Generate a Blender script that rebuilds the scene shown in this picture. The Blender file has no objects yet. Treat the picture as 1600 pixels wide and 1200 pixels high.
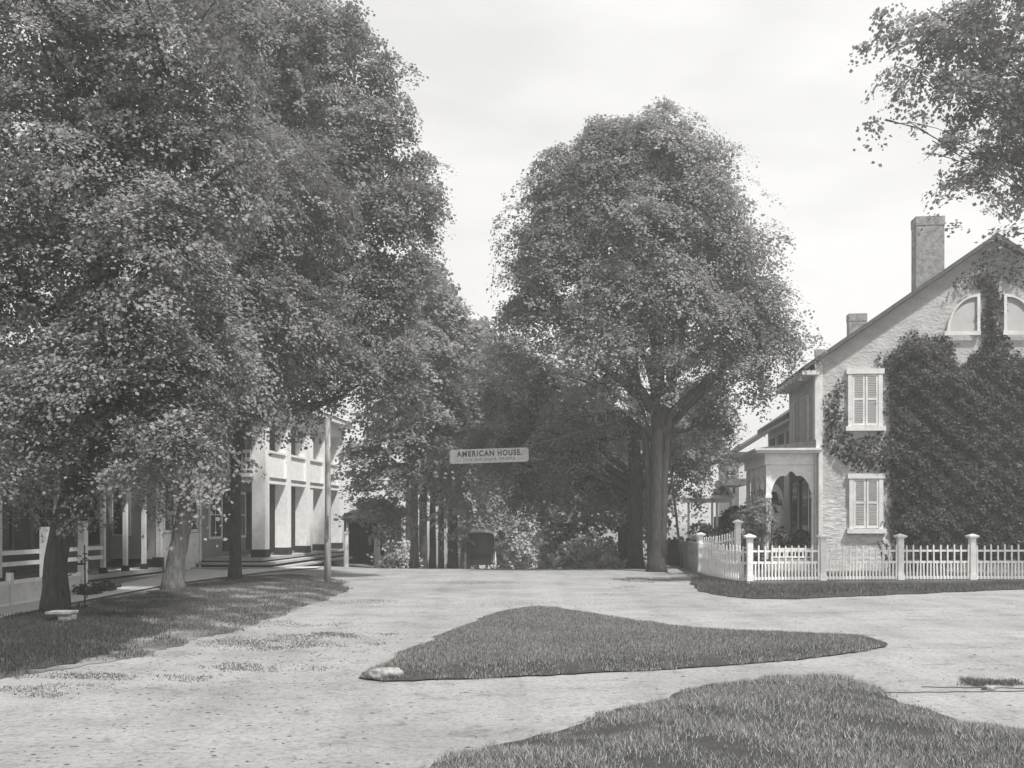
import bpy, bmesh, math, random
import numpy as np
from mathutils import Vector, Matrix
C = bpy.context.scene.collection
PI = math.pi
random.seed(7)
F = 1500.0; HZ = 811.0; CAMZ = 1.67          # lens in photo pixels, horizon row, eye height

# ------------------------------------------------------------------ terrain
def sstep(a, b, x):
    t = np.clip((np.asarray(x, float) - a) / (b - a), 0, 1); return t * t * (3 - 2 * t)
def terr(x, y):
    t = np.clip(np.asarray(y, float) - 31, 0, 46)
    d = 0.075 * (t - 3 * (1 - np.exp(-t / 3)))
    side = 1 - .5 * sstep(-4.6, -7.0, x) if False else 1.0
    s = 1 - .5 * (1 - sstep(-7.0, -4.6, x)) - .6 * sstep(4.2, 6.5, x)
    return -d * s
def tz(x, y): return float(terr(x, y))
def G(px, py):                                # flat-ground point seen at a photo pixel
    y = F * CAMZ / (py - HZ); return ((px - 800) / F * y, y)
def P(px, py, y): return Vector(((px - 800) / F * y, y, CAMZ + (HZ - py) / F * y))

# ------------------------------------------------------------------ materials
def mat(name, c, rough=.9, vary=0, scale=3, c2=None, bump=0, bscale=40, stretch=None, spec=.25, metal=0):
    m = bpy.data.materials.new(name); m.use_nodes = True
    nt = m.node_tree; N = nt.nodes; L = nt.links; b = N['Principled BSDF']
    if not isinstance(c, tuple): c = (c, c * .997, c * .982)
    b.inputs['Base Color'].default_value = (*c, 1); b.inputs['Roughness'].default_value = rough
    b.inputs['Specular IOR Level'].default_value = spec; b.inputs['Metallic'].default_value = metal
    tc = N.new('ShaderNodeTexCoord'); mp = N.new('ShaderNodeMapping'); L.new(tc.outputs['Object'], mp.inputs['Vector'])
    if stretch: mp.inputs['Scale'].default_value = stretch
    if c2 is not None:
        if not isinstance(c2, tuple): c2 = (c2, c2 * .997, c2 * .982)
        n = N.new('ShaderNodeTexNoise'); n.inputs['Scale'].default_value = scale; n.inputs['Detail'].default_value = 8; n.inputs['Roughness'].default_value = .65
        L.new(mp.outputs[0], n.inputs['Vector'])
        r = N.new('ShaderNodeValToRGB'); r.color_ramp.elements[0].position = .5 - vary; r.color_ramp.elements[1].position = .5 + vary
        r.color_ramp.elements[0].color = (*c2, 1); r.color_ramp.elements[1].color = (*c, 1)
        L.new(n.outputs['Fac'], r.inputs[0]); L.new(r.outputs[0], b.inputs['Base Color'])
    if bump:
        n = N.new('ShaderNodeTexNoise'); n.inputs['Scale'].default_value = bscale; n.inputs['Detail'].default_value = 6
        L.new(mp.outputs[0], n.inputs['Vector'])
        bp = N.new('ShaderNodeBump'); bp.inputs['Strength'].default_value = bump; bp.inputs['Distance'].default_value = .03
        L.new(n.outputs['Fac'], bp.inputs['Height']); L.new(bp.outputs[0], b.inputs['Normal'])
    return m
def leafmat(name, lo, hi, trans=.3):
    m = bpy.data.materials.new(name); m.use_nodes = True
    nt = m.node_tree; N = nt.nodes; L = nt.links; N.clear()
    out = N.new('ShaderNodeOutputMaterial'); at = N.new('ShaderNodeAttribute'); at.attribute_name = 'tone'
    r = N.new('ShaderNodeValToRGB'); r.color_ramp.elements[0].color = (lo, lo, lo * .975, 1); r.color_ramp.elements[1].color = (hi, hi * .997, hi * .975, 1)
    L.new(at.outputs['Fac'], r.inputs[0])
    d = N.new('ShaderNodeBsdfDiffuse'); t = N.new('ShaderNodeBsdfTranslucent'); g = N.new('ShaderNodeBsdfGlossy'); g.inputs['Roughness'].default_value = .45
    g.inputs['Color'].default_value = (.6, .6, .6, 1)
    mx = N.new('ShaderNodeMixShader'); mx.inputs[0].default_value = trans; m2 = N.new('ShaderNodeMixShader'); m2.inputs[0].default_value = .02
    L.new(r.outputs[0], d.inputs[0]); L.new(r.outputs[0], t.inputs[0])
    L.new(d.outputs[0], mx.inputs[1]); L.new(t.outputs[0], mx.inputs[2]); L.new(mx.outputs[0], m2.inputs[1]); L.new(g.outputs[0], m2.inputs[2])
    L.new(m2.outputs[0], out.inputs[0]); return m
def add_siding(m, pitch, axis='Z', depth=.012, strength=1.0, dark=.55):   # lap boards: sawtooth relief
    nt = m.node_tree; N = nt.nodes; L = nt.links; b = N['Principled BSDF']
    tc = N.new('ShaderNodeTexCoord'); w = N.new('ShaderNodeTexWave'); w.wave_type = 'BANDS'; w.bands_direction = axis; w.wave_profile = 'SAW'
    w.inputs['Scale'].default_value = 1 / pitch * PI / 10 / 1.0; w.inputs['Distortion'].default_value = .0
    L.new(tc.outputs['Object'], w.inputs['Vector'])
    bp = N.new('ShaderNodeBump'); bp.inputs['Strength'].default_value = strength; bp.inputs['Distance'].default_value = depth; bp.invert = True
    L.new(w.outputs['Fac'], bp.inputs['Height']); L.new(bp.outputs[0], b.inputs['Normal'])
    return m

M = {}
M['dirt'] = None
M['walk'] = mat('packed_gravel', .56, .95, .25, 5, .45, .5, 30)
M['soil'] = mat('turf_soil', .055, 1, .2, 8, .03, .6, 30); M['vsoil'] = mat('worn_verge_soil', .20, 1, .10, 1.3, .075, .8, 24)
M['lawn'] = mat('yard_turf', .17, 1, .2, 5, .09, .6, 40)
M['white'] = mat('white_paint', .86, .6, .10, 6, .74, .25, 20)
M['oldwhite'] = mat('weathered_white_paint', .72, .7, .15, 3, .54, .3, 25)
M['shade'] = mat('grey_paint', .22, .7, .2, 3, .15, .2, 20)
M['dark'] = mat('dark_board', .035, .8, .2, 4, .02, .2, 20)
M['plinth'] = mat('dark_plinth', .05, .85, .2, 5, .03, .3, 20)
M['glass'] = mat('window_glass', .018, .12, 0, 1, None, 0, spec=.5)
M['bark'] = mat('bark', .085, .95, .15, 5, .035, 1.0, 12, (3.5, 3.5, .6))
M['palebark'] = mat('pale_bark', .17, .95, .12, 6, .07, 1.0, 10, (3.5, 3.5, .6))
M['greybark'] = mat('grey_bark', .17, .95, .15, 5, .07, 1.0, 12, (3.5, 3.5, .6))
M['pole'] = mat('weathered_pole', .40, .9, .15, 4, .17, .5, 15, (4, 4, .4))
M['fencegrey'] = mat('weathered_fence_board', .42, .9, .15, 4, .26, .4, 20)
M['stone'] = mat('pale_stone', .34, .9, .12, 14, .14, .8, 12)
M['stucco'] = mat('old_stucco', .50, .9, .14, 2.2, .37, 1.0, 8, (1, 1, 1.6))
M['rubble'] = mat('rubble_stone', .62, .9, .08, 3.2, .44, 1.0, 5, (1, 1, 2.6))
M['brick'] = mat('chimney_brick', .34, .9, .15, 6, .17, .6, 25)
M['shingle'] = mat('roof_shingle', .13, .9, .2, 8, .07, .6, 25)
M['clap'] = add_siding(mat('clapboard', .36, .7, .2, 2, .29), .12)
M['shopclap'] = add_siding(mat('shop_clapboard', .14, .8, .2, 2, .10), .12)
M['whiteclap'] = add_siding(mat('white_clapboard', .66, .7, .2, 2, .56), .12)
M['louvre'] = add_siding(mat('louvre_shutter', .38, .7, .2, 2, .32), .055, strength=1.2)
M['darklouvre'] = add_siding(mat('dark_shutter', .07, .7, .2, 2, .05), .055)
M['deck'] = mat('deck_board', .42, .8, .15, 3, .30, .3, 18, (6, .5, 1))
M['leather'] = mat('black_leather', .03, .5, .2, 6, .02, .2, 20)
M['rim'] = mat('pale_wheel_paint', .7, .6)
M['ink'] = mat('sign_lettering', .09, .7)
M['inkpale'] = mat('faded_lettering', .25, .7)
M['signwhite'] = mat('sign_board', .72, .6, .1, 6, .60)
M['wire'] = mat('wire', .25, .5)
M['leafa'] = leafmat('maple_leaf', .12, .35, .36)
M['leafb'] = leafmat('shade_tree_leaf', .16, .42, .38)
M['leafpale'] = leafmat('elm_leaf', .17, .34, .4)
M['leafdim'] = leafmat('far_leaf', .16, .36, .4)
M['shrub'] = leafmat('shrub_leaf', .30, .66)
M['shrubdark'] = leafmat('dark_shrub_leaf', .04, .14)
M['ivy'] = leafmat('ivy_leaf', .025, .10, .15)
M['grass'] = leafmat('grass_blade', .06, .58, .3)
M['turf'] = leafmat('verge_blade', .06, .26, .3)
M['shadeturf'] = leafmat('shade_toned_blade', .03, .12, .3)  # verge blades darkened in colour to stand in for tree shade
M['meadow'] = leafmat('meadow_blade', .04, .66, .3)
M['clod'] = mat('dark_clod', .09, 1, .2, 20, .05)

def dirtmat():
    m = bpy.data.materials.new('dirt_road'); m.use_nodes = True
    nt = m.node_tree; N = nt.nodes; L = nt.links; b = N['Principled BSDF']; b.inputs['Roughness'].default_value = 1; b.inputs['Specular IOR Level'].default_value = .1
    tc = N.new('ShaderNodeTexCoord')
    def noise(sc, det=6, stretch=None, rough=.6):
        mp = N.new('ShaderNodeMapping'); L.new(tc.outputs['Object'], mp.inputs['Vector'])
        if stretch: mp.inputs['Scale'].default_value = stretch
        n = N.new('ShaderNodeTexNoise'); n.inputs['Scale'].default_value = sc; n.inputs['Detail'].default_value = det; n.inputs['Roughness'].default_value = rough
        L.new(mp.outputs[0], n.inputs['Vector']); return n.outputs['Fac']
    def ramp(f, p0, c0, p1, c1):
        r = N.new('ShaderNodeValToRGB'); e = r.color_ramp.elements; e[0].position = p0; e[0].color = (c0, c0, c0, 1); e[1].position = p1; e[1].color = (c1, c1, c1, 1)
        L.new(f, r.inputs[0]); return r.outputs[0]
    def mul(a, c):
        x = N.new('ShaderNodeMix'); x.data_type = 'RGBA'; x.blend_type = 'MULTIPLY'; x.inputs[0].default_value = 1; L.new(a, x.inputs[6]); L.new(c, x.inputs[7]); return x.outputs[2]
    a = ramp(noise(.35, 5), .3, .80, .7, 1.0)                    # broad tone
    w = ramp(noise(.7, 8, (.7, 1.1, 1)), .34, .78, .56, 1.0)    # wheel-worn streaks
    s = ramp(noise(16, 8, None, .8), .36, .60, .52, 1.0)    # grit
    s2 = ramp(noise(2.6, 9, (.8, 1, 1), .8), .34, .55, .47, 1.0)  # damp spots
    wv = N.new('ShaderNodeTexWave'); wv.wave_type = 'BANDS'; wv.bands_direction = 'X'; wv.inputs['Scale'].default_value = .22; wv.inputs['Distortion'].default_value = 5; wv.inputs['Detail'].default_value = 4; wv.inputs['Detail Scale'].default_value = .35
    L.new(tc.outputs['Object'], wv.inputs['Vector'])                # wagon tracks worn along the street
    trk = ramp(wv.outputs['Fac'], .02, .93, .2, 1.0)
    c = mul(mul(mul(a, trk), w), mul(s, s2))
    base = N.new('ShaderNodeRGB'); base.outputs[0].default_value = (.35, .349, .347, 1)
    L.new(mul(base.outputs[0], c), b.inputs['Base Color'])
    bp = N.new('ShaderNodeBump'); bp.inputs['Strength'].default_value = .7; bp.inputs['Distance'].default_value = .06
    L.new(noise(9, 10, None, .7), bp.inputs['Height']); L.new(bp.outputs[0], b.inputs['Normal'])
    return m
M['dirt'] = dirtmat()

# ------------------------------------------------------------------ object helpers
def tag(o, label=None, cat=None, group=None, kind=None):
    if label: o['label'] = label
    if cat: o['category'] = cat
    if group: o['group'] = group
    if kind: o['kind'] = kind
    return o
def thing(name, label, cat, loc=(0, 0, 0), rotz=0, group=None):
    o = bpy.data.objects.new(name, None); C.objects.link(o); o.location = loc; o.rotation_euler = (0, 0, rotz); o.empty_display_size = .2
    return tag(o, label, cat, group)
def mesh_from(name, V, Fa, m, parent=None, smooth=False):
    me = bpy.data.meshes.new(name); me.from_pydata([tuple(v) for v in V], [], Fa); me.update()
    if smooth:
        for p in me.polygons: p.use_smooth = True
    me.materials.append(m); o = bpy.data.objects.new(name, me); C.objects.link(o)
    if parent: o.parent = parent
    return o
def quads(name, V, m, parent=None, tone=None, n=4):          # V: (k*n,3) array, n corners a face
    me = bpy.data.meshes.new(name); nv = len(V); nf = nv // n
    me.vertices.add(nv); me.loops.add(nv); me.polygons.add(nf)
    me.vertices.foreach_set('co', np.ascontiguousarray(V, np.float32).ravel())
    me.loops.foreach_set('vertex_index', np.arange(nv, dtype=np.int32))
    me.polygons.foreach_set('loop_start', np.arange(0, nv, n, dtype=np.int32))
    me.polygons.foreach_set('loop_total', np.full(nf, n, dtype=np.int32))
    me.update(calc_edges=True)
    if tone is not None:
        a = me.attributes.new('tone', 'FLOAT', 'FACE'); a.data.foreach_set('value', np.ascontiguousarray(tone, np.float32))
    me.materials.append(m); o = bpy.data.objects.new(name, me); C.objects.link(o)
    if parent: o.parent = parent
    return o
class MB:
    def __init__(s): s.V = []; s.F = []
    def add(s, V, Fa):
        b = len(s.V); s.V += [tuple(v) for v in V]; s.F += [tuple(i + b for i in f) for f in Fa]; return s
    def box(s, x0, x1, y0, y1, z0, z1):
        return s.add([(x0, y0, z0), (x1, y0, z0), (x1, y1, z0), (x0, y1, z0), (x0, y0, z1), (x1, y0, z1), (x1, y1, z1), (x0, y1, z1)],
                     [(0, 3, 2, 1), (4, 5, 6, 7), (0, 1, 5, 4), (1, 2, 6, 5), (2, 3, 7, 6), (3, 0, 4, 7)])
    def bar(s, p, q, w, h):                     # box beam between two points
        p, q = Vector(p), Vector(q); d = (q - p).normalized(); u = Vector((0, 0, 1)); sx = d.cross(u)
        if sx.length < .01: sx = Vector((1, 0, 0))
        sx.normalize(); u = sx.cross(d); V = []
        for e in (p, q):
            for a, b in ((-1, -1), (1, -1), (1, 1), (-1, 1)): V.append(e + sx * a * w / 2 + u * b * h / 2)
        return s.add(V, [(3, 2, 1, 0), (4, 5, 6, 7), (0, 1, 5, 4), (1, 2, 6, 5), (2, 3, 7, 6), (3, 0, 4, 7)])
    def prism(s, pts, axis, a, b):              # outline in the plane across an axis, extruded a..b
        n = len(pts); V = []
        for t in (a, b):
            for u, v in pts: V.append({'x': (t, u, v), 'y': (u, t, v), 'z': (u, v, t)}[axis])
        return s.add(V, [tuple(range(n)), tuple(range(2 * n - 1, n - 1, -1))] + [(i, (i + 1) % n, n + (i + 1) % n, n + i) for i in range(n)])
    def tube(s, path, rad, n=10, rough=0):
        path = [Vector(p) for p in path]; V = []; k = len(path)
        ph = random.random() * 6
        for i, p in enumerate(path):
            d = (path[min(i + 1, k - 1)] - path[max(i - 1, 0)]).normalized()
            a = Vector((0, 1, 0)) if abs(d.z) > .7 else Vector((0, 0, 1)); sx = d.cross(a).normalized(); sy = sx.cross(d)
            for j in range(n):
                t = 2 * PI * j / n; r = rad[i] * (1 + rough * (math.sin(3 * t + ph + i * .3) * .6 + random.uniform(-.5, .5)))
                V.append(p + sx * math.cos(t) * r + sy * math.sin(t) * r)
        Fa = [(i * n + j, i * n + (j + 1) % n, (i + 1) * n + (j + 1) % n, (i + 1) * n + j) for i in range(k - 1) for j in range(n)]
        Fa += [tuple(range(n - 1, -1, -1)), tuple(range((k - 1) * n, k * n))]
        return s.add(V, Fa)
    def sweep(s, path, hw, hh):                 # rectangular section along a curve
        for a, b in zip(path[:-1], path[1:]): s.bar(a, b, hw, hh)
        return s
    def build(s, name, m, parent=None, smooth=False): return mesh_from(name, s.V, s.F, m, parent, smooth)
def fixn(o):
    bm = bmesh.new(); bm.from_mesh(o.data); bmesh.ops.recalc_face_normals(bm, faces=bm.faces); bm.to_mesh(o.data); bm.free(); return o

def inpoly(x, y, poly):
    r = np.zeros(len(x), bool); n = len(poly)
    for i in range(n):
        x0, y0 = poly[i]; x1, y1 = poly[(i + 1) % n]
        if y0 == y1: continue
        c = ((y0 > y) != (y1 > y)) & (x < (x1 - x0) * (y - y0) / (y1 - y0) + x0); r ^= c
    return r
def edge_dist(x, y, poly):
    d = np.full(len(x), 1e9)
    for i in range(len(poly)):
        ax, ay = poly[i]; bx, by = poly[(i + 1) % len(poly)]; vx, vy = bx - ax, by - ay
        t = np.clip(((x - ax) * vx + (y - ay) * vy) / (vx * vx + vy * vy + 1e-9), 0, 1)
        d = np.minimum(d, np.hypot(x - ax - t * vx, y - ay - t * vy))
    return d
def smoothpoly(poly, it=2):
    for _ in range(it):
        q = []
        for i in range(len(poly)):
            a, b = poly[i], poly[(i + 1) % len(poly)]
            q += [(a[0] * .75 + b[0] * .25, a[1] * .75 + b[1] * .25), (a[0] * .25 + b[0] * .75, a[1] * .25 + b[1] * .75)]
        poly = q
    return poly
def sheet(name, poly, off, m, res=1.0, mound=0, mw=.8, kind='structure', label=None):
    bm = bmesh.new(); vs = [bm.verts.new((x, y, 0)) for x, y in poly]; bm.faces.new(vs)
    xs = [p[0] for p in poly]; ys = [p[1] for p in poly]
    for ax, lo, hi in ((0, min(xs), max(xs)), (1, min(ys), max(ys))):
        k = math.ceil(lo / res)
        while k * res < hi:
            co = (k * res, 0, 0) if ax == 0 else (0, k * res, 0); no = (1, 0, 0) if ax == 0 else (0, 1, 0)
            bmesh.ops.bisect_plane(bm, geom=bm.verts[:] + bm.edges[:] + bm.faces[:], plane_co=co, plane_no=no, dist=1e-5); k += 1
    X = np.array([v.co.x for v in bm.verts]); Y = np.array([v.co.y for v in bm.verts])
    Z = terr(X, Y) + off
    if mound: Z = Z + mound * sstep(0, mw, edge_dist(X, Y, poly))
    for v, z in zip(bm.verts, Z): v.co.z = z
    bmesh.ops.recalc_face_normals(bm, faces=bm.faces)
    if sum(f.normal.z for f in bm.faces) < 0: bmesh.ops.reverse_faces(bm, faces=bm.faces)
    me = bpy.data.meshes.new(name); bm.to_mesh(me); bm.free(); me.materials.append(m)
    for p in me.polygons: p.use_smooth = True
    o = bpy.data.objects.new(name, me); C.objects.link(o); tag(o, label, None, None, kind); return o

# ------------------------------------------------------------------ foliage
def unit(a): return a / (np.linalg.norm(a, axis=-1, keepdims=True) + 1e-9)
def leaf_quads(pos, nrm, size, rng):
    n = len(pos); r = unit(rng.normal(size=(n, 3))); a = unit(np.cross(nrm, r)); b = np.cross(nrm, a)
    s = size[:, None]; w = s * .42
    V = np.empty((n, 4, 3)); V[:, 0] = pos - a * s * .5; V[:, 1] = pos + b * w + nrm * s * .12; V[:, 2] = pos + a * s * .5; V[:, 3] = pos - b * w + nrm * s * .12
    return V.reshape(-1, 3)
def crown(name, m, parent, lobes, sprays, per, sr, leaf, seed, fill=.45, up=.8, sag=.35, bper=15, bsize=2.1):
    rng = np.random.default_rng(seed); Lb = np.array(lobes, float)
    w = (Lb[:, 3] * Lb[:, 5] + Lb[:, 4] * Lb[:, 5]); w /= w.sum()
    nb = max(6, sprays // bper)                              # boughs: flattened drooping masses on the crown's shell
    k = rng.choice(len(Lb), nb, p=w); bd = unit(rng.normal(size=(nb, 3))); br = 1 - fill * rng.random(nb) ** 1.6 + rng.normal(0, .10, nb)
    bc = Lb[k, :3] + bd * Lb[k, 3:6] * br[:, None]; bn = unit(.7 * bd + np.array([0, 0, .75]) + .2 * rng.normal(size=(nb, 3)))
    BR = sr * bsize * rng.uniform(.55, 1.3, nb)
    j = rng.integers(0, nb, sprays); e1 = unit(np.cross(bn, unit(rng.normal(size=(nb, 3))))); e2 = np.cross(bn, e1)
    ta = rng.uniform(0, 2 * PI, sprays); ra = np.sqrt(rng.random(sprays)) * (1 + .3 * np.sin(ta * 2 + j))
    off = (e1[j] * np.cos(ta)[:, None] + e2[j] * np.sin(ta)[:, None] * .8) * (ra * BR[j])[:, None]
    c = bc[j] + off - bn[j] * (.55 * ra ** 2 * BR[j])[:, None]; c[:, 2] -= .22 * BR[j] * ra ** 2
    d = unit(unit(off) * ra[:, None] * .8 + bn[j])
    loose = rng.random(sprays) < .18                         # thin inner foliage
    kl = rng.choice(len(Lb), sprays, p=w); dl = unit(rng.normal(size=(sprays, 3))); c[loose] = (Lb[kl, :3] + dl * Lb[kl, 3:6] * (.35 + .6 * rng.random(sprays))[:, None])[loose]; d[loose] = dl[loose]
    sn = unit(.75 * d + np.array([0, 0, up * .55]) + .22 * rng.normal(size=(sprays, 3)))
    R = sr * rng.uniform(.55, 1.25, sprays); stone = .5 * rng.uniform(0, 1, nb)[j] + .5 * rng.uniform(0, 1, sprays)
    i = np.repeat(np.arange(sprays), per); n = len(i)
    q = unit(np.cross(sn, unit(rng.normal(size=(sprays, 3))))); q2 = np.cross(sn, q)
    th = rng.uniform(0, 2 * PI, n); rr = np.sqrt(rng.random(n)) * (1 + .35 * np.sin(th * 3 + i))
    pos = c[i] + (q[i] * np.cos(th)[:, None] + q2[i] * np.sin(th)[:, None] * .75) * (rr * R[i])[:, None] + sn[i] * (rng.normal(0, .12, n) * R[i])[:, None]
    pos[:, 2] -= sag * R[i] * rr ** 2
    nrm = unit(sn[i] + .30 * rng.normal(size=(n, 3)))
    tone = np.clip(.75 * stone[i] + .25 * rng.random(n), 0, 1)
    return quads(name, leaf_quads(pos, nrm, leaf * rng.uniform(.5, 1.45, n), rng), m, parent, tone)

def tree(name, label, x, y, lobes, trunk, bark, leafm, sprays, per, sr, leaf, seed, group=None, fill=.45, up=.8, rough=.05, limbs=True, cat='tree', z=None, thick=.16, stems=()):
    """lobes: world (X,Y,Z,rx,ry,rz); trunk: list of local (x,y,z,r)."""
    z0 = tz(x, y) if z is None else z
    t = thing(name, label, cat, (x, y, z0), 0, group); random.seed(seed)
    loc = [(a - x, b - y, c - z0, rx, ry, rz) for a, b, c, rx, ry, rz in lobes]
    mb = MB(); pts = []; N = 14
    T = trunk
    for i in range(len(T) - 1):                    # resample the trunk finely
        for k in range(5):
            f = k / 5; pts.append([T[i][j] * (1 - f) + T[i + 1][j] * f for j in range(4)])
    pts.append(list(T[-1]))
    path = [(p[0] + random.uniform(-.012, .012), p[1], p[2] - (.25 if i == 0 else 0)) for i, p in enumerate(pts)]; rad = [p[3] * (1 + .45 * math.exp(-max(p[2], 0) / .3)) for p in pts]
    mb.tube(path, rad, N, rough)
    for st in stems: mb.tube([(p[0], p[1], p[2]) for p in st], [p[3] for p in st], 12, rough)
    if limbs:
        top = T[-1]
        for (cx, cy, cz, rx, ry, rz) in loc:
            if rx < .55: continue
            h = max(.35 * top[2], min(top[2] * .96, cz * .62)); a = min(pts, key=lambda p: abs(p[2] - h)); dist = math.dist((cx, cy), (a[0], a[1]))
            s0 = Vector(a[:3]); e = Vector((cx, cy, cz)); mid = s0.lerp(e, .5) + Vector((random.uniform(-.2, .2), random.uniform(-.2, .2), -.08 * dist + .2))
            r0 = min(a[3] * .75, thick * (.6 + .4 * rz))
            W_ = lambda f: Vector((random.gauss(0, 1), random.gauss(0, 1), random.gauss(0, 1))) * .035 * dist * f
            q1, q2, q3 = s0.lerp(mid, .5) + Vector((0, 0, .1)) + W_(1), mid + W_(1.4), mid.lerp(e, .5) + W_(1.4)
            mb.tube([s0, s0.lerp(q1, .5) + W_(.5), q1, q1.lerp(q2, .5) + W_(.7), q2, q2.lerp(q3, .5) + W_(.7), q3, q3.lerp(e, .6) + W_(.8), e], [r0, r0 * .9, r0 * .8, r0 * .7, r0 * .58, r0 * .45, r0 * .33, r0 * .2, .008], 7, .05)
            for k in range(3):
                v = Vector((random.gauss(0, 1), random.gauss(0, 1), random.uniform(-.2, 1))).normalized(); g = mid.lerp(e, random.uniform(.2, .9))
                ee = Vector((cx + v.x * rx * .85, cy + v.y * ry * .85, cz + v.z * rz * .8))
                mb.tube([g, g.lerp(ee, .5) + Vector((0, 0, .12)), ee], [r0 * .4, r0 * .25, .012], 5)
    mb.build('trunk', bark, t, True)
    if lobes: crown('crown', leafm, t, loc, sprays, per, sr, leaf, seed, fill, up)
    return t
def LB(px, py, y, rx, rz, ry=None):           # lobe from photo size at real distance y
    c = P(px, py, y); s = y / F; return (c.x, c.y, c.z, rx * s, (ry if ry else (rx + rz) * .5 * s), rz * s)
def shrub(name, label, x, y, lobes, leafm, sprays, per, sr, leaf, seed, group=None, z=None, cat='shrub'):
    z0 = tz(x, y) if z is None else z
    t = thing(name, label, cat, (x, y, z0), 0, group); random.seed(seed)
    loc = [(a - x, b - y, c - z0, rx, ry, rz) for a, b, c, rx, ry, rz in lobes]
    mb = MB()
    for (cx, cy, cz, rx, ry, rz) in loc:
        for k in range(3):
            e = Vector((cx + random.uniform(-.6, .6) * rx, cy + random.uniform(-.5, .5) * ry, cz + .4 * rz)); s0 = Vector((cx * .4, cy * .4, -.05))
            mb.tube([s0, s0.lerp(e, .5) + Vector((random.uniform(-.08, .08), 0, .05)), e], [.025, .016, .006], 5)
    mb.build('stem', M['greybark'], t)
    crown('foliage', leafm, t, loc, sprays, per, sr, leaf, seed, .6, .6, .25)
    return t
def blades(name, label, poly, n, h, w, m, seed, mound=0, mw=.8, off=.01, clump=0, cat='grass', lean=.45, hm=None):
    rng = np.random.default_rng(seed); xs = [p[0] for p in poly]; ys = [p[1] for p in poly]
    x = rng.uniform(min(xs), max(xs), n * 4); y = rng.uniform(min(ys), max(ys), n * 4); k = inpoly(x, y, poly); x, y = x[k][:n], y[k][:n]
    if clump:
        f = np.sin(x * 2.1 + 1.3 * np.sin(y * 1.7)) * np.cos(y * 2.6 + np.sin(x * 3.1)) + .5 * np.sin(x * 7 + y * 5)
        k = rng.random(len(x)) < np.clip(.55 + clump * f, .05, 1); x, y = x[k], y[k]
    n = len(x); ed = edge_dist(x, y, poly)
    z = terr(x, y) + off + (mound * sstep(0, mw, ed) if mound else 0)
    patch = .5 + .25 * np.sin(x * 1.9 + 2 * np.sin(y * 1.3)) * np.sin(y * 2.3 + x) + .25 * np.sin(x * 6.3 + 3 * np.sin(y * 5.1)) * np.sin(y * 8.7 + 2 * x)
    H = h * rng.uniform(.45, 1.3, n) * (.75 + .4 * patch); W = w * rng.uniform(.6, 1.4, n); a = rng.uniform(0, 2 * PI, n); ln = lean * rng.random(n) * H; b = rng.uniform(0, 2 * PI, n)
    V = np.empty((n, 3, 3)); dx, dy = np.cos(a) * W, np.sin(a) * W
    V[:, 0] = np.stack([x - dx, y - dy, z], 1); V[:, 1] = np.stack([x + dx, y + dy, z], 1); V[:, 2] = np.stack([x + np.cos(b) * ln, y + np.sin(b) * ln, z + H], 1)
    tone = np.clip(.75 * rng.random(n) ** 1.3 + .3 * patch * rng.random(n), 0, 1)
    o = quads(name, V.reshape(-1, 3), m, None, tone, 3); return tag(o, label, cat, None, 'stuff')

# ------------------------------------------------------------------ setting
def ground():
    xs = [-600, -300, -150, -80] + list(range(-50, 51)) + [80, 150, 300, 600]
    ys = [-200, -80, -40] + list(range(-20, 121)) + [160, 240, 400, 800]
    X, Y = np.meshgrid(xs, ys); Z = terr(X, Y) - .03
    V = np.stack([X, Y, Z], -1).reshape(-1, 3); nx = len(xs)
    Fa = [(j * nx + i, j * nx + i + 1, (j + 1) * nx + i + 1, (j + 1) * nx + i) for j in range(len(ys) - 1) for i in range(nx - 1)]
    o = mesh_from('ground', V, Fa, M['lawn'], None, True); tag(o, 'grassy ground around the village street', None, None, 'structure')
ground()
def ragged(poly, amp, seed, step=.12):
    r = np.random.default_rng(seed); out = []
    for i in range(len(poly)):
        a = np.array(poly[i]); b = np.array(poly[(i + 1) % len(poly)]); L = np.hypot(*(b - a)); k = max(1, int(L / step)); nrm = np.array([b[1] - a[1], a[0] - b[0]]) / max(L, 1e-6)
        for j in range(k):
            p = a + (b - a) * j / k; q = amp * (np.sin(p[0] * 3.1 + p[1] * 2.3 + seed) * .5 + np.sin(p[0] * 8.3 - p[1] * 6.1) * .35 + r.normal(0, .35)); out.append(tuple(p + nrm * q))
    return out
road = [(-40, -15), (40, -15), (40, 25.0), (5.3, 25.6), (4.9, 29), (4.3, 34), (3.6, 60), (3.0, 110), (-3.6, 110), (-3.6, 60), (-4.2, 40), (-5.5, 36), (-16, 36), (-40, 30)]
sheet('road', road, .0, M['dirt'], label='pale dirt road and crossing')
walk = [G(-200, 1010), G(0, 968), G(90, 949), G(180, 931), G(270, 914), (-8.25, 26.5), (-7.6, 30), (-6.6, 32.6), (-6.8, 34), (-8.4, 33.5), (-8.9, 30.5), G(306, 890), G(240, 903), G(140, 925), G(75, 938), G(0, 951), (-9.9, 14)]
sheet('pavement', walk, .035, M['walk'], label='pale footpath beside the verge')
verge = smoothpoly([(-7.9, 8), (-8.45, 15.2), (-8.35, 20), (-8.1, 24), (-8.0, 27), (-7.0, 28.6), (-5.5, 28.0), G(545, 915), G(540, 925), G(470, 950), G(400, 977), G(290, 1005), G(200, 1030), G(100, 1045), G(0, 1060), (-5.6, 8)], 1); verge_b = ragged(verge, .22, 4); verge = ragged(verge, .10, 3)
sheet('verge_soil', verge, .006, M['vsoil'], .5, .02, label='soil of the roadside verge')
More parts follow.
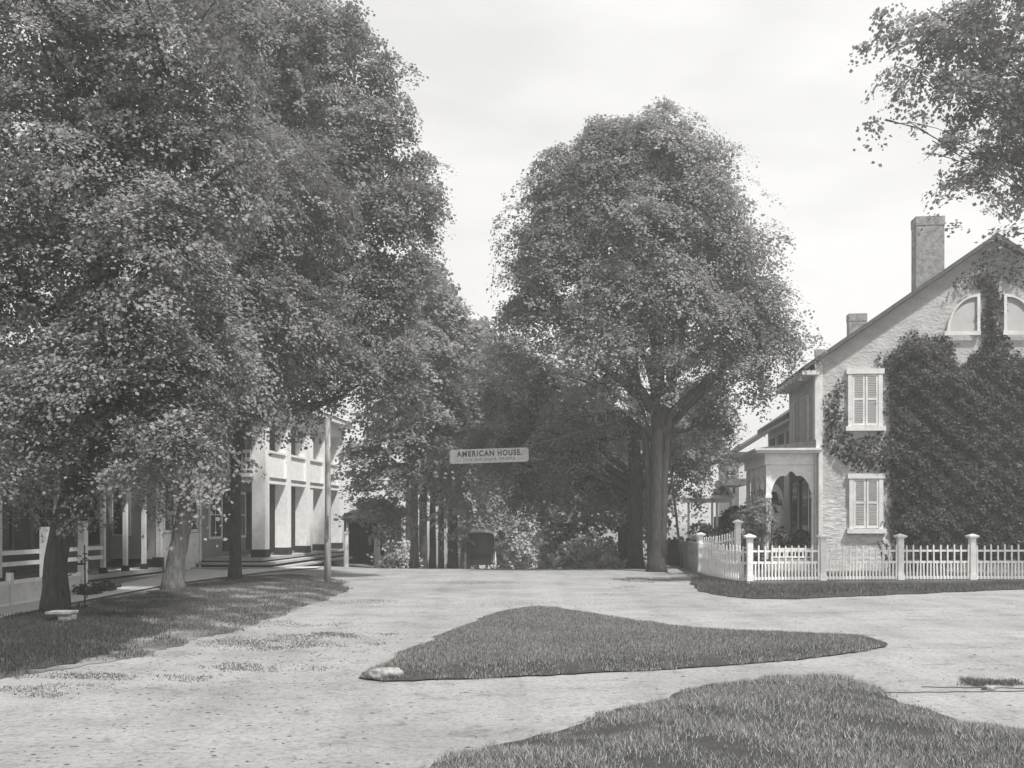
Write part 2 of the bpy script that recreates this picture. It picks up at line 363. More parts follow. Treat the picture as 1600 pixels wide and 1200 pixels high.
isl = smoothpoly([G(556, 1062), G(566, 1056), G(590, 1044), G(660, 1010), G(740, 974), G(790, 957), G(860, 955), G(930, 966), G(1000, 978), G(1090, 990), G(1180, 996), G(1300, 999), G(1380, 1003), G(1392, 1010), G(1330, 1022), G(1240, 1032), G(1140, 1041), G(1000, 1049), G(860, 1056), G(720, 1062), G(620, 1066)], 1); isl_b = ragged(isl, .10, 7); isl = ragged(isl, .04, 6)
near = [(-8.6, 7.8), (-8.5, 17.4), (-7.4, 16.8), (-6.4, 16.9), (-5.4, 15.2), (-4.9, 13), (-5.0, 11.4), (-5.6, 9.6), (-5.8, 8)]; near = ragged(near, .25, 13)  # near verge area: tree shade is put into its soil and grass colour
sheet('shade_toned_verge_soil', near, .02, M['soil'], .5, .03, label='soil of the near part of the verge, coloured dark for tree shade')
sheet('island_soil', isl, .014, M['soil'], .3, .09, .3, label='soil of the triangular grass island')
mead = smoothpoly([(-1.7, 4.5), G(640, 1205), G(780, 1168), G(880, 1140), G(980, 1108), G(1090, 1075), G(1180, 1063), G(1290, 1056), G(1340, 1070), G(1400, 1093), G(1480, 1122), G(1600, 1150), (5.5, 6.9), (5.5, 4.5)], 1); mead_b = ragged(mead, .16, 9); mead = ragged(mead, .06, 8)
sheet('foreground_soil', mead, .014, M['soil'], .3, .12, .8, label='soil of the near grassy corner')
strip = smoothpoly([G(1078, 905), G(1086, 922), G(1120, 931), G(1190, 938), G(1350, 932), G(1480, 926), G(1700, 917), (17, 25.2), (7.9, 23.9), (6.0, 23.9), (5.35, 25.4), (5.2, 27)], 1)
strip = ragged(strip, .07, 12)
sheet('fence_strip_soil', strip, .014, M['soil'], .5, .04, .4, label='soil of the grass strip along the fence')
sheet('yard', [(6.0, 24.3), (40, 24.9), (40, 60), (8, 60), (6.2, 34), (5.6, 28), (5.7, 25.5)], .03, M['lawn'], label='front yard of the ivy house')
sheet('footpath', [(5.15, 25.4), (5.5, 28), (6.0, 34), (6.3, 44), (5.3, 44), (5.05, 34), (4.85, 29.5), (4.5, 27)], .012, M['dirt'], label='narrow footpath between maple and side fence')

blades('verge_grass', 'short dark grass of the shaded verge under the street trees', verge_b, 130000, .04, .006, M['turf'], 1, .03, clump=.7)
blades('shade_toned_verge_grass', 'thick grass on the nearest part of the verge, coloured dark for tree shade', near, 70000, .06, .006, M['shadeturf'], 14, .03, off=.016, clump=.3)
blades('island_grass', 'mown grass on the triangular island in the crossing', isl_b, 170000, .036, .0045, M['grass'], 2, .09, .3, off=.015, hm=None)
blades('corner_grass', 'longer pale grass on the near corner', mead_b, 230000, .046, .0032, M['meadow'], 3, .12, clump=.45, lean=1.0)
blades('strip_grass', 'grass strip along the foot of the picket fence', strip, 26000, .09, .009, M['turf'], 4, .05, clump=.6)
def ring_edge(poly, out, n):                  # a rim polygon just along an outline
    return poly
# scattered weed and litter patches on the dirt
def ell(cx, cy, rx, ry, rot=0, n=18, jag=.25, seed=0):
    r = random.Random(seed); out = []
    for i in range(n):
        t = 2 * PI * i / n; k = 1 + r.uniform(-jag, jag); a, b = math.cos(t) * rx * k, math.sin(t) * ry * k
        out.append((cx + a * math.cos(rot) - b * math.sin(rot), cy + a * math.sin(rot) + b * math.cos(rot)))
    return out
pt = [(470, 1000, 1.1, .9, 3200), (540, 992, .7, .3, 900), (390, 1008, .7, .5, 1000), (430, 1042, .8, .35, 1200), (250, 1060, 1.1, .25, 900), (60, 1080, .7, .35, 900), (90, 1055, .9, .25, 800), (560, 940, 1.0, .5, 400), (430, 975, 1.3, .7, 900),
      (1010, 906, .9, 1.2, 2600), (985, 918, .5, .35, 300), (925, 896, 1.4, .8, 300), (740, 911, 1.2, .6, 500), (830, 945, 1.5, .8, 250), (940, 930, .9, .6, 150)]
for i, (px, py, rx, ry, n) in enumerate(pt):
    cx, cy = G(px, py)
    blades('weeds', ['dark low weed patch on the dirt road, patch %s' % w for w in ('between the verge and the island', 'east of the largest patch', 'west of the largest patch', 'below the largest patch', 'thin streak below the verge', 'at the near road edge', 'just off the shaded verge', 'beyond the verge tip', 'hugging the verge edge', 'at the foot of the big maple', 'beside the maple foot', 'on the crest west of the maple', 'mid street near the crest', 'faint one behind the island', 'faint one on the open dirt')][i],
           ell(cx, cy, rx, ry, -.1, seed=i), n, .022, .006, M['turf'], 20 + i, off=.0, clump=.9, cat='weeds', lean=1.2)
def clods():
    rng = np.random.default_rng(5); V = []; Q = []
    n = 4200; X = []; Y = []
    y = 6 + 22 * rng.random(n) ** 1.5; x = rng.uniform(-.56, .56, n) * y
    cl = rng.random(n) < .45; x[cl] = rng.normal(-2.9, 1.3, cl.sum()); y[cl] = rng.normal(11, 2.6, cl.sum())
    k = ~(inpoly(x, y, isl) | inpoly(x, y, mead)) & (y > 5) & (y < 30); x, y = x[k], y[k]
    s = np.clip(rng.lognormal(-4.9, .55, len(x)), .003, .02)
    for a, b, r in zip(x, y, s):
        i = len(V); h = r * rng.uniform(.25, .5); t = rng.uniform(0, 6); z = tz(a, b)
        for j in range(5): V.append((a + math.cos(t + j * 1.257) * r * rng.uniform(.6, 1.9), b + math.sin(t + j * 1.257) * r * rng.uniform(.6, 1), z))
        V.append((a, b, z + h)); Q += [(i + j, i + (j + 1) % 5, i + 5) for j in range(5)]
    o = mesh_from('dirt_clods', V, Q, M['clod']); tag(o, 'dark clods and dung crumbs scattered over the dirt road', 'dirt clods', None, 'stuff')
clods()

# rocks
def rock(name, label, x, y, sx, sy, sz, seed, m, cat='rock', z=0):
    r = random.Random(seed); bm = bmesh.new(); bmesh.ops.create_icosphere(bm, subdivisions=3, radius=1)
    for v in bm.verts:
        d = v.co.copy(); k = 1 + .16 * math.sin(d.x * 4 + seed) * math.cos(d.y * 5 + d.z * 3) + r.uniform(-.07, .07)
        for ax in range(3): d[ax] = math.copysign(abs(d[ax]) ** .78, d[ax])
        v.co = Vector((d.x * sx * k, d.y * sy * k, d.z * sz * k))
    me = bpy.data.meshes.new(name); bm.to_mesh(me); bm.free(); me.materials.append(m)
    for p in me.polygons: p.use_smooth = True
    o = bpy.data.objects.new(name, me); C.objects.link(o); o.location = (x, y, z + sz * .55); return tag(o, label, cat)
gx, gy = G(601, 1062)
rock('rock', 'pale flat stone at the pointed west tip of the grass island', gx, gy + .02, .185, .10, .065, 3, M['stone'], z=.02)
gx, gy = G(1545, 1078); rock('rock', 'small pale stone beside the wheel ruts', gx, gy, .06, .04, .03, 5, M['stone'])
gx, gy = G(181, 920); rock('rock', 'dark squared stone beside the footpath near the shop porch', gx, gy, .11, .09, .10, 8, M['plinth'])
gx, gy = G(1525, 1071)
blades('weeds', 'dark weed clump by the wheel ruts at the road side', ell(gx + .02, gy + .05, .27, .14, 0, jag=.6, seed=71), 700, .05, .004, M['turf'], 71, cat='weeds', lean=1.1)
gx, gy = G(1572, 1071)
blades('weeds', 'rounded dark weed tuft next to the small pale stone', ell(gx + .02, gy + .05, .16, .12, 0, jag=.5, seed=72), 600, .05, .004, M['turf'], 72, cat='weeds', lean=1.1)
for (x0, y0, x1, y1, lab) in ((1380, 1083, 1640, 1080, 'nearer'), (1440, 1074, 1640, 1076.5, 'farther')):
    a, b = G(x0, y0), G(x1, y1); mb = MB()
    pts = []
    for k in range(25):
        f = k / 24; pts.append((a[0] + (b[0] - a[0]) * f, a[1] + (b[1] - a[1]) * f + .012 * math.sin(k * 1.3), .004))
    mb.sweep(pts, .014, .008); o = mb.build('wheel_rut', M['clod']); tag(o, '%s thin dark wheel rut line by the weed clump' % lab, None, None, 'structure')

# ------------------------------------------------------------------ right house
YAW = math.radians(-5.4); HO = Vector((9.67, 30.6, 0)); ux = Vector((math.cos(YAW), math.sin(YAW), 0)); uy = Vector((-math.sin(YAW), math.cos(YAW), 0))
def onface(px, py, o=HO, d=ux, off=0):       # photo pixel -> (distance along the face, height)
    r = (px - 800) / F; o2 = o + uy * off; s = (o2.y * r - o2.x) / (d.x - r * d.y); Y = o2.y + d.y * s
    return s, CAMZ + (HZ - py) / F * Y
def pf(l): return [onface(*p) for p in l]
HW = 11.6; RS = .69; APX = onface(1553, 376); EAVE = APX[1] - RS * APX[0]
HW = APX[0] * 2; HL = 4.35
house = thing('brick_house', 'large stone gabled house half covered in ivy behind the white picket fence', 'house', HO, YAW)
house.name = 'stone_house'
MB().prism([(0, -.6), (HW, -.6), (HW, EAVE), (APX[0], APX[1]), (0, EAVE)], 'y', 0, HL).build('wall', M['stucco'], house)
fixn(house.children[0])
# rough stone area showing at the gable's foot
def slab(outline, y0, y1, name, m, parent): return fixn(MB().prism(outline, 'y', y0, y1).build(name, m, parent))
slab([(0.02, -.3), (2.4, -.3), (2.35, .9), (2.0, 1.15), (1.4, 1.75), (.9, 2.0), (.5, 2.3), (.02, 2.2)], -.02, .002, 'stone_base', M['rubble'], house)
ov = .42; T = .15
def roofside(s):
    n = Vector((0, 0)); a = (APX[0], APX[1] + .02); e = (APX[0] - s * (APX[0] + ov), EAVE - RS * ov + .02)
    return [a, e, (e[0], e[1] + T), (a[0], a[1] + T)]
rf = MB(); rf.prism(roofside(1), 'y', -.3, HL + .15); rf.prism([(x, z) for x, z in roofside(-1)], 'y', -.3, HL + .15); rf = fixn(rf.build('roof', M['shingle'], house))
MB().box(-.46, .06, -.28, HL + .1, EAVE - RS * ov - .1, EAVE - RS * ov + .03).build('cornice', M['oldwhite'], house)
bb = MB(); bb.box(-.03, .22, -.035, -.002, -.3, EAVE - .05); bb.box(-.03, -.002, -.035, .25, -.3, EAVE - .1); bb.build('corner_board', M['oldwhite'], house)
def chim(px0, px1, py, yy, z0, parent, nm='chimney'):
    a = P(px0, py, yy); b = P(px1, py, yy); w = (b.x - a.x) * .93; inv = parent_inv(parent.parent or parent)
    t = inv @ Vector(((a.x + b.x) / 2, yy + w * .4, 0)); mb = MB(); mb.box(t.x - w / 2, t.x + w / 2, t.y - w * .28, t.y + w * .28, z0, a.z - .3)
    mb.box(t.x - w / 2 - .015, t.x + w / 2 + .015, t.y - w * .28 - .015, t.y + w * .28 + .015, a.z - .3, a.z); return mb.build(nm, M['brick'], parent)
def parent_inv(p): return (Matrix.Translation(p.location) @ Matrix.Rotation(p.rotation_euler.z, 4, 'Z')).inverted()
chim(1434, 1480, 336, 32.6, 8.0, rf)
def shutter_window(px0, px1, py0, py1, nm='window'):
    (a, z1), (b, z0) = onface(px0, py0), onface(px1, py1)
    f = MB(); fw = .13
    f.box(a, a + fw, -.09, -.002, z0, z1); f.box(b - fw, b, -.09, -.002, z0, z1); f.box(a - .05, b + .05, -.11, -.002, z1, z1 + .16); f.box(a + fw, b - fw, -.03, -.002, z0, z1)
    fr = f.build(nm, M['oldwhite'], house)
    MB().box(a - .08, b + .08, -.17, -.002, z0 - .15, z0).build('sill', M['oldwhite'], fr)
    mid = (a + b) / 2
    for s0, s1 in ((a + fw + .01, mid - .015), (mid + .015, b - fw - .01)):
        h = (z1 - z0); g = MB()
        g.box(s0, s0 + .06, -.075, -.032, z0 + .02, z1 - .02); g.box(s1 - .06, s1, -.075, -.032, z0 + .02, z1 - .02)
        for zz in (z0 + .02, z0 + h * .5, z1 - .09): g.box(s0 + .06, s1 - .06, -.075, -.032, zz, zz + .07)
        sh = g.build('shutter', M['oldwhite'], fr)
        for za, zb in ((z0 + .1, z0 + h * .5 - .04), (z0 + h * .5 + .1, z1 - .11)):
            q = MB(); z = za
            while z < zb: q.bar((s0 + .06, -.055, z), (s1 - .06, -.055, z), .03, .028); z += .055
            q.build('louvre', M['louvre'], sh)
shutter_window(1324, 1378, 585, 666)
shutter_window(1326, 1379, 748, 826)
def fan(pxs, pxc, side):                       # quarter-round gable window
    (xs, z0) = onface(pxs, 522); (xc, z1) = onface(pxc, 464); R = abs(xs - xc); H = z1 - z0
    n = 12; arc = [(xs + side * R * math.sin(t * PI / 2 / n), z0 + H * math.cos(t * PI / 2 / n)) for t in range(n + 1)]
    inner = [(xs + side * (.1 + (R - .2) * math.sin(t * PI / 2 / n)), z0 + .09 + (H - .2) * math.cos(t * PI / 2 / n)) for t in range(n + 1)]
    f = MB()
    for i in range(n):
        f.prism([arc[i], arc[i + 1], inner[i + 1], inner[i]], 'y', -.1, -.002)
    x0, x1 = sorted((xs, xs + side * .1)); f.box(x0, x1, -.1, -.002, z0, z1 - .1)
    x0, x1 = sorted((xs, xs + side * R)); f.box(x0, x1, -.12, -.1002, z0 - .02, z0 + .1)
    fr = fixn(f.build('window', M['oldwhite'], house))
    fixn(MB().prism([(xs + side * .1, z0 + .09)] + inner, 'y', -.04, -.002).build('louvre', M['louvre'], fr))
fan(1530, 1530, -1); 
def fan2(pxs, pxe, side):
    (xs, z0) = onface(pxs, 522); (xe, _) = onface(pxe, 522); z1 = onface(pxs, 460)[1]; R = abs(xe - xs); H = z1 - z0; n = 14
    arc = [(xs + side * R * math.sin(t * PI / 2 / n), z0 + H * math.cos(t * PI / 2 / n)) for t in range(n + 1)]
    inner = [(xs + side * (.09 + (R - .18) * math.sin(t * PI / 2 / n)), z0 + .08 + (H - .17) * math.cos(t * PI / 2 / n)) for t in range(n + 1)]
    f = MB()
    for i in range(n): f.prism([arc[i], arc[i + 1], inner[i + 1], inner[i]], 'y', -.1, -.002)
    x0, x1 = sorted((xs, xs + side * .09)); f.box(x0, x1, -.098, -.004, z0, z1)
    x0, x1 = sorted((xs, xs + side * (R + .05))); f.box(x0 - .04, x1, -.14, -.101, z0 - .05, z0 + .085)
    fr = fixn(f.build('window', M['oldwhite'], house)); q = MB()
    q.prism([(xs + side * .09, z0 + .08)] + inner, 'y', -.04, -.003); pn = fixn(q.build('louvre', M['louvre'], fr))
for o in [c for c in house.children if c.name.startswith('window') and len(c.children) == 1 and c.children[0].name.startswith('louvre')]:
    for ch in list(o.children): bpy.data.objects.remove(ch)
    bpy.data.objects.remove(o)
fan2(1530, 1478, -1); fan2(1567, 1619, 1)
# street-side wall: tall shuttered windows and the veranda
for y0 in (.9, 2.6):
    w = MB().box(-.07, -.002, y0, y0 + .9, 4.15, 5.75).build('window', M['oldwhite'], house)
    for k in (0, 1): MB().box(-.11, -.071, y0 + .08 + k * .385, y0 + .44 + k * .385, 4.2, 5.7).build('shutter', M['louvre'], w)
for y0 in (.7, 2.4):
    w = MB().box(-.06, -.002, y0, y0 + 1.0, .75 if y0 < 1 else 1.1, 2.95).build('window', M['white'], house)
    MB().box(-.08, -.061, y0 + .12, y0 + .88, .9 if y0 < 1 else 1.2, 2.85).build('pane', M['glass'], w)
for a_ in (.42, 1.78, 2.06, 3.5): MB().box(-.05, -.003, a_, a_ + .26, .6, 3.0).build('shutter', M['darklouvre'], house)
ch_w = MB().box(0.3, 8, HL, 10.6, -.6, 5.4).build('rear_wing', M['whiteclap'], house)
wr = fixn(MB().prism([(-.1, 5.3), (4.1, 8.1), (8.3, 5.3), (8.3, 5.5), (4.1, 8.35), (-.1, 5.5)], 'y', HL, 10.9).build('wing_roof', M['shingle'], house))
for y0 in (4.75, 6.6, 8.5):
    w = MB().box(.24, .298, y0, y0 + 1.3, 3.55, 5.05).build('window', M['white'], ch_w)
    [MB().box(.2, .239, a_, a_ + .54, 3.6, 5.0).build('shutter', M['darklouvre'], w) for a_ in (y0 + .06, y0 + .68)]
chim(1328, 1357, 489, 39.0, 6.5, wr)
# veranda
ver = MB(); ver.box(-1.75, -.002, .15, 4.6, -.3, .38); ver.build('veranda_floor', M['deck'], house)
PW = 1.72
def archpanel(x0, x1, zs, zc, ztop, axis, a, b, cusp=True, n=16):
    mb = MB(); pts = []
    for i in range(n + 1):
        t = i / n; u = x0 + (x1 - x0) * t; e = abs(2 * t - 1)
        z = zs + (zc - zs) * (math.sqrt(max(0, 1 - e ** 2.4)))
        if cusp:
            z += .09 * math.exp(-(e / .16) ** 2) - .07 * math.exp(-((e - .28) / .1) ** 2) - .06 * math.exp(-((e - .85) / .08) ** 2)
        pts.append((u, min(z, ztop - .02)))
    for i in range(n):
        mb.prism([pts[i], pts[i + 1], (pts[i + 1][0], ztop), (pts[i][0], ztop)], axis, a, b)
    return mb
sx0, z_ = onface(1205, 740, off=.2); sx1, _ = onface(1267, 740, off=.2)
xl = onface(1196, 740, off=.2)[0]
XL = xl
po = MB()
fixn(archpanel(sx0 - .02, sx1 + .02, 2.45, 3.12, 3.42, 'y', .17, .25).build('veranda_arch', M['white'], house))
fixn(archpanel(sx0 + .1, -.15, 2.3, 3.0, 3.42, 'y', 4.47, 4.55).build('veranda_arch', M['white'], house))
def post(x, y, w=.15, z0=.38, z1=3.4):
    m_ = MB(); m_.box(x - w / 2, x + w / 2, y - w / 2, y + w / 2, z0, z1); m_.box(x - w * .7, x + w * .7, y - w * .7, y + w * .7, z0 + .001, z0 + .35); m_.box(x - w * .65, x + w * .65, y - w * .65, y + w * .65, 2.35, 2.45)
    return m_.build('veranda_post', M['white'], house)
post((XL + sx0) / 2, .21, .16); post(sx1 + .1, .21, .16)
bays = [.3, 1.35, 2.4, 3.45, 4.5]
for y in bays[1:]: post((XL + sx0) / 2, y, .12)
for a, b in zip(bays[:-1], bays[1:]):
    fixn(archpanel(a + .06, b - .06, 2.5, 3.1, 3.42, 'x', (XL + sx0) / 2 - .04, (XL + sx0) / 2 + .04, n=10).build('veranda_arch', M['white'], house))
e = MB(); e.box(XL - .03, -.01, .12, .3, 3.42, 3.78); e.box(XL - .03, XL + .2, .3, 4.62, 3.42, 3.78); e.box(XL - .02, -.005, .3, 4.6, 3.5, 3.52); e.build('entablature', M['white'], house)
e = MB(); e.box(XL - .32, 0.12, -.12, 4.85, 3.78, 3.86); e.box(XL - .38, .16, -.18, 4.9, 3.861, 3.93); e.build('cornice', M['oldwhite'], house)
fixn(MB().prism([(XL - .3, 3.935), (-.002, 3.935), (-.002, 4.2)], 'y', -.1, 4.8).build('veranda_roof', M['shingle'], house))
r = MB(); r.box(XL + .1, sx1 + .02, .17, .25, .66, .74); r.box(XL + .1, sx1 + .02, .17, .25, .42, .47)
x = XL + .2
while x < sx1: r.box(x, x + .04, .19, .23, .47, .66); x += .12
r.build('railing', M['white'], house)
MB().tube([(.06, -.07, 3.75), (.06, -.07, 2), (.06, -.07, .1)], [.035] * 3, 8).build('downspout', M['shade'], house)
# ivy
def ivy():
    rng = np.random.default_rng(9)
    main = [(1378, 560), (1402, 535), (1440, 520), (1475, 530), (1500, 560), (1512, 570), (1528, 545), (1534, 520), (1533, 470), (1532, 440), (1545, 425), (1560, 428), (1565, 470), (1566, 528), (1580, 560), (1605, 548), (1640, 530), (1850, 520), (1850, 880), (1440, 880), (1408, 866), (1388, 836), (1384, 745), (1345, 738), (1305, 724), (1290, 700), (1284, 668), (1294, 612), (1304, 598), (1317, 612), (1320, 678), (1381, 682)]
    lo = pf(main); xs = [p[0] for p in lo]; zs = [p[1] for p in lo]
    n = 80000; x = rng.uniform(min(xs), min(max(xs), HW - .1), n * 2); z = rng.uniform(min(zs), max(zs), n * 2)
    jx = x + .14 * np.sin(z * 5) + rng.normal(0, .07, n * 2); jz = z + .12 * np.sin(x * 6) + rng.normal(0, .07, n * 2)
    k = inpoly(jx, jz, lo); dens = np.where(x < 2.3, .45, 1) * np.clip(.35 + edge_dist(x, z, lo) * 1.6, 0, 1) ; k &= rng.random(n * 2) < dens; x, z = x[k][:n], z[k][:n]
    # thin sprigs over the gable top
    top = pf([(1480, 450), (1535, 395), (1560, 385), (1610, 420), (1600, 455), (1568, 440), (1530, 455)]); a = rng.uniform(top[0][0], top[4][0], 1500); b = rng.uniform(8, 10.4, 1500); k = inpoly(a, b, top); x = np.r_[x, a[k]]; z = np.r_[z, b[k]]
    n = len(x); bul = .10 + .08 * np.sin(x * 2.9 + 2.4 * np.sin(z * 1.3 + 1)) * np.sin(z * 3.1 + 2 * np.sin(x * 1.7)) + .05 * np.sin(x * 9) * np.sin(z * 11)
    ed = np.clip(edge_dist(x, z, lo) / .5, .25, 1)
    y = -.03 - (bul + .1) * ed * rng.random(n) ** .5
    pos = np.stack([x, y, np.maximum(z, .05)], 1); nr = unit(np.stack([rng.normal(0, .45, n), np.full(n, -1.0), .35 + rng.normal(0, .45, n)], 1))
    t = thing('ivy', 'dark thick ivy climbing over the gable of the stone house', 'ivy', HO, YAW)
    quads('foliage', leaf_quads(pos, nr, .08 * rng.uniform(.5, 1.4, n), rng), M['ivy'], t, rng.random(n) * (.6 + .25 * np.sin(x * 1.7 + 2.2 * np.sin(z * 1.1)) + .15 * np.sin(z * 4.3 + 2 * np.sin(x * 3.1))) )
    mb = MB(); random.seed(4)
    for sx in (2.6, 3.4, 4.4, 5.2, 6.0, 7.4, 8.6): 
        p = [(sx, -.03, .0)]
        for k in range(9): p.append((p[-1][0] + random.uniform(-.2, .2), -.035, p[-1][2] + .5))
        mb.tube(p, [.03 - .0025 * i for i in range(10)], 5)
    mb.build('stem', M['greybark'], t)
ivy()
def W(lx, ly, lz=0): return HO + ux * lx + uy * ly + Vector((0, 0, lz))
def vine():
    b = W(XL + .05, .1); rng = random.Random(3)
    lob = [LB(1188, 800, 30.7, 16, 28, .35), LB(1170, 820, 31.0, 14, 30, .35), LB(1205, 785, 30.6, 14, 14, .25), LB(1180, 775, 31.5, 18, 12, .3), LB(1178, 855, 30.8, 16, 22, .3), LB(1160, 845, 32, 14, 22, .4), LB(1182, 830, 30.8, 18, 30, .35), LB(1158, 800, 32.4, 12, 16, .4)]
    shrub('vine', 'leafy vine climbing the corner post of the arched veranda', b.x, b.y, lob, M['leafb'], 330, 26, .17, .06, 31, cat='vine')
vine()
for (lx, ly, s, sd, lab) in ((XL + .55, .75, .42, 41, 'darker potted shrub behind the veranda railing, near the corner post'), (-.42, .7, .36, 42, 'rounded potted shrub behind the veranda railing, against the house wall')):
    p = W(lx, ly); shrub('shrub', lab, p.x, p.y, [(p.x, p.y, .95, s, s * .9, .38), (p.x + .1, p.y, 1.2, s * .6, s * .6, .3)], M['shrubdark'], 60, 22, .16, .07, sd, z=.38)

p = W(-.9, 6.6); shrub('shrub', 'tall dark lilac bush seen through the veranda arch', p.x, p.y, [(p.x, p.y, 1.5, .9, .8, 1.1), (p.x + .3, p.y + .2, 2.3, .6, .6, .7)], M['shrubdark'], 170, 24, .25, .09, 47)
p = W(2.0, -.55); shrub('shrub', 'dark sprawling plants at the stone base beneath the lower shuttered window', p.x, p.y, [(p.x + .5, p.y, .5, .8, .3, .4), (p.x + 1.3, p.y, .6, .8, .35, .5), (p.x - .1, p.y, .9, .45, .25, .2)], M['shrubdark'], 170, 24, .16, .07, 48)
# farther white house with a small portico
h3 = thing('white_house', 'small white clapboard house with flat roofed portico beyond the veranda', 'house', (10.75, 45.5, tz(10.75, 45.5)), YAW)
wb = MB().box(0, 8, 0, 8, -.4, 5.2).build('wall', M['whiteclap'], h3)
r3 = fixn(MB().prism([(-.5, 4.9), (4, 7.7), (8.5, 4.9), (8.5, 5.1), (4, 7.95), (-.5, 5.1)], 'y', -.4, 8.4).build('roof', M['shingle'], h3))
chim(1275, 1290, 535, 49.0, 5.5, r3)
for y0 in (.8, 3.2, 5.6):
    w = MB().box(-.05, -.002, y0, y0 + .9, 3.2, 4.5).build('window', M['white'], wb); MB().box(-.08, -.051, y0 + .08, y0 + .82, 3.25, 4.45).build('shutter', M['darklouvre'], w)
w = MB().box(.5, 1.4, -.05, -.002, 3.1, 4.4).build('window', M['white'], wb); MB().box(.58, 1.32, -.07, -.051, 3.15, 4.35).build('pane', M['glass'], w)
q = P(1072, 775, 44.5); q2 = P(1146, 784, 44.5)
port = thing('portico', 'flat roofed open portico on slim posts before the small white house', 'portico', (q.x, 44.5, tz(9, 44.5)), YAW)
zr = q.z - port.location.z; wdt = q2.x - q.x
e = MB(); e.box(-.05, wdt, -.1, 2.4, zr - .12, zr); e.box(.05, wdt - .1, 0, 2.3, zr - .28, zr - .121); e.build('flat_roof', M['oldwhite'], port)
for i, fx in enumerate((.12, 1.2, 1.42, wdt - .15)):
    MB().box(fx - .05, fx + .05, .03, .13, -.2, zr - .281).build('post', M['oldwhite'] if i else M['shade'], port)
d = MB(); d.box(1.5, 2.1, 2.0, 2.06, 0, 2.1); d.build('door', M['dark'], port)
fixn(MB().prism([(.9, zr + .002), (2.2, zr + .002), (1.75, zr + .75)], 'y', .2, .3).build('gablet', M['oldwhite'], port))
fixn(MB().prism([(1.15, zr + .05), (2.02, zr + .05), (1.7, zr + .5)], 'y', .17, .199).build('vent', M['dark'], port))
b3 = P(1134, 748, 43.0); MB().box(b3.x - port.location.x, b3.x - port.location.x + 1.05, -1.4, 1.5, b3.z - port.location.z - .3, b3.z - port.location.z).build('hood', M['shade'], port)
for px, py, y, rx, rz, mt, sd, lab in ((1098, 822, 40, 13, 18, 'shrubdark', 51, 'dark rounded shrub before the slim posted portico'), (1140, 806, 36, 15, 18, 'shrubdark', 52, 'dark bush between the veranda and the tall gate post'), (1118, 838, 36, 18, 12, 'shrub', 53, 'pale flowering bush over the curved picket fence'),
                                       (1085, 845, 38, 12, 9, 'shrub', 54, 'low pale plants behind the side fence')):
    c = P(px, py, y); shrub('shrub', lab, c.x, c.y, [LB(px, py, y, rx, rz), LB(px + rx * .7, py + 6, y, rx * .7, rz * .7)], M[mt], 70, 22, .2, .09, sd)

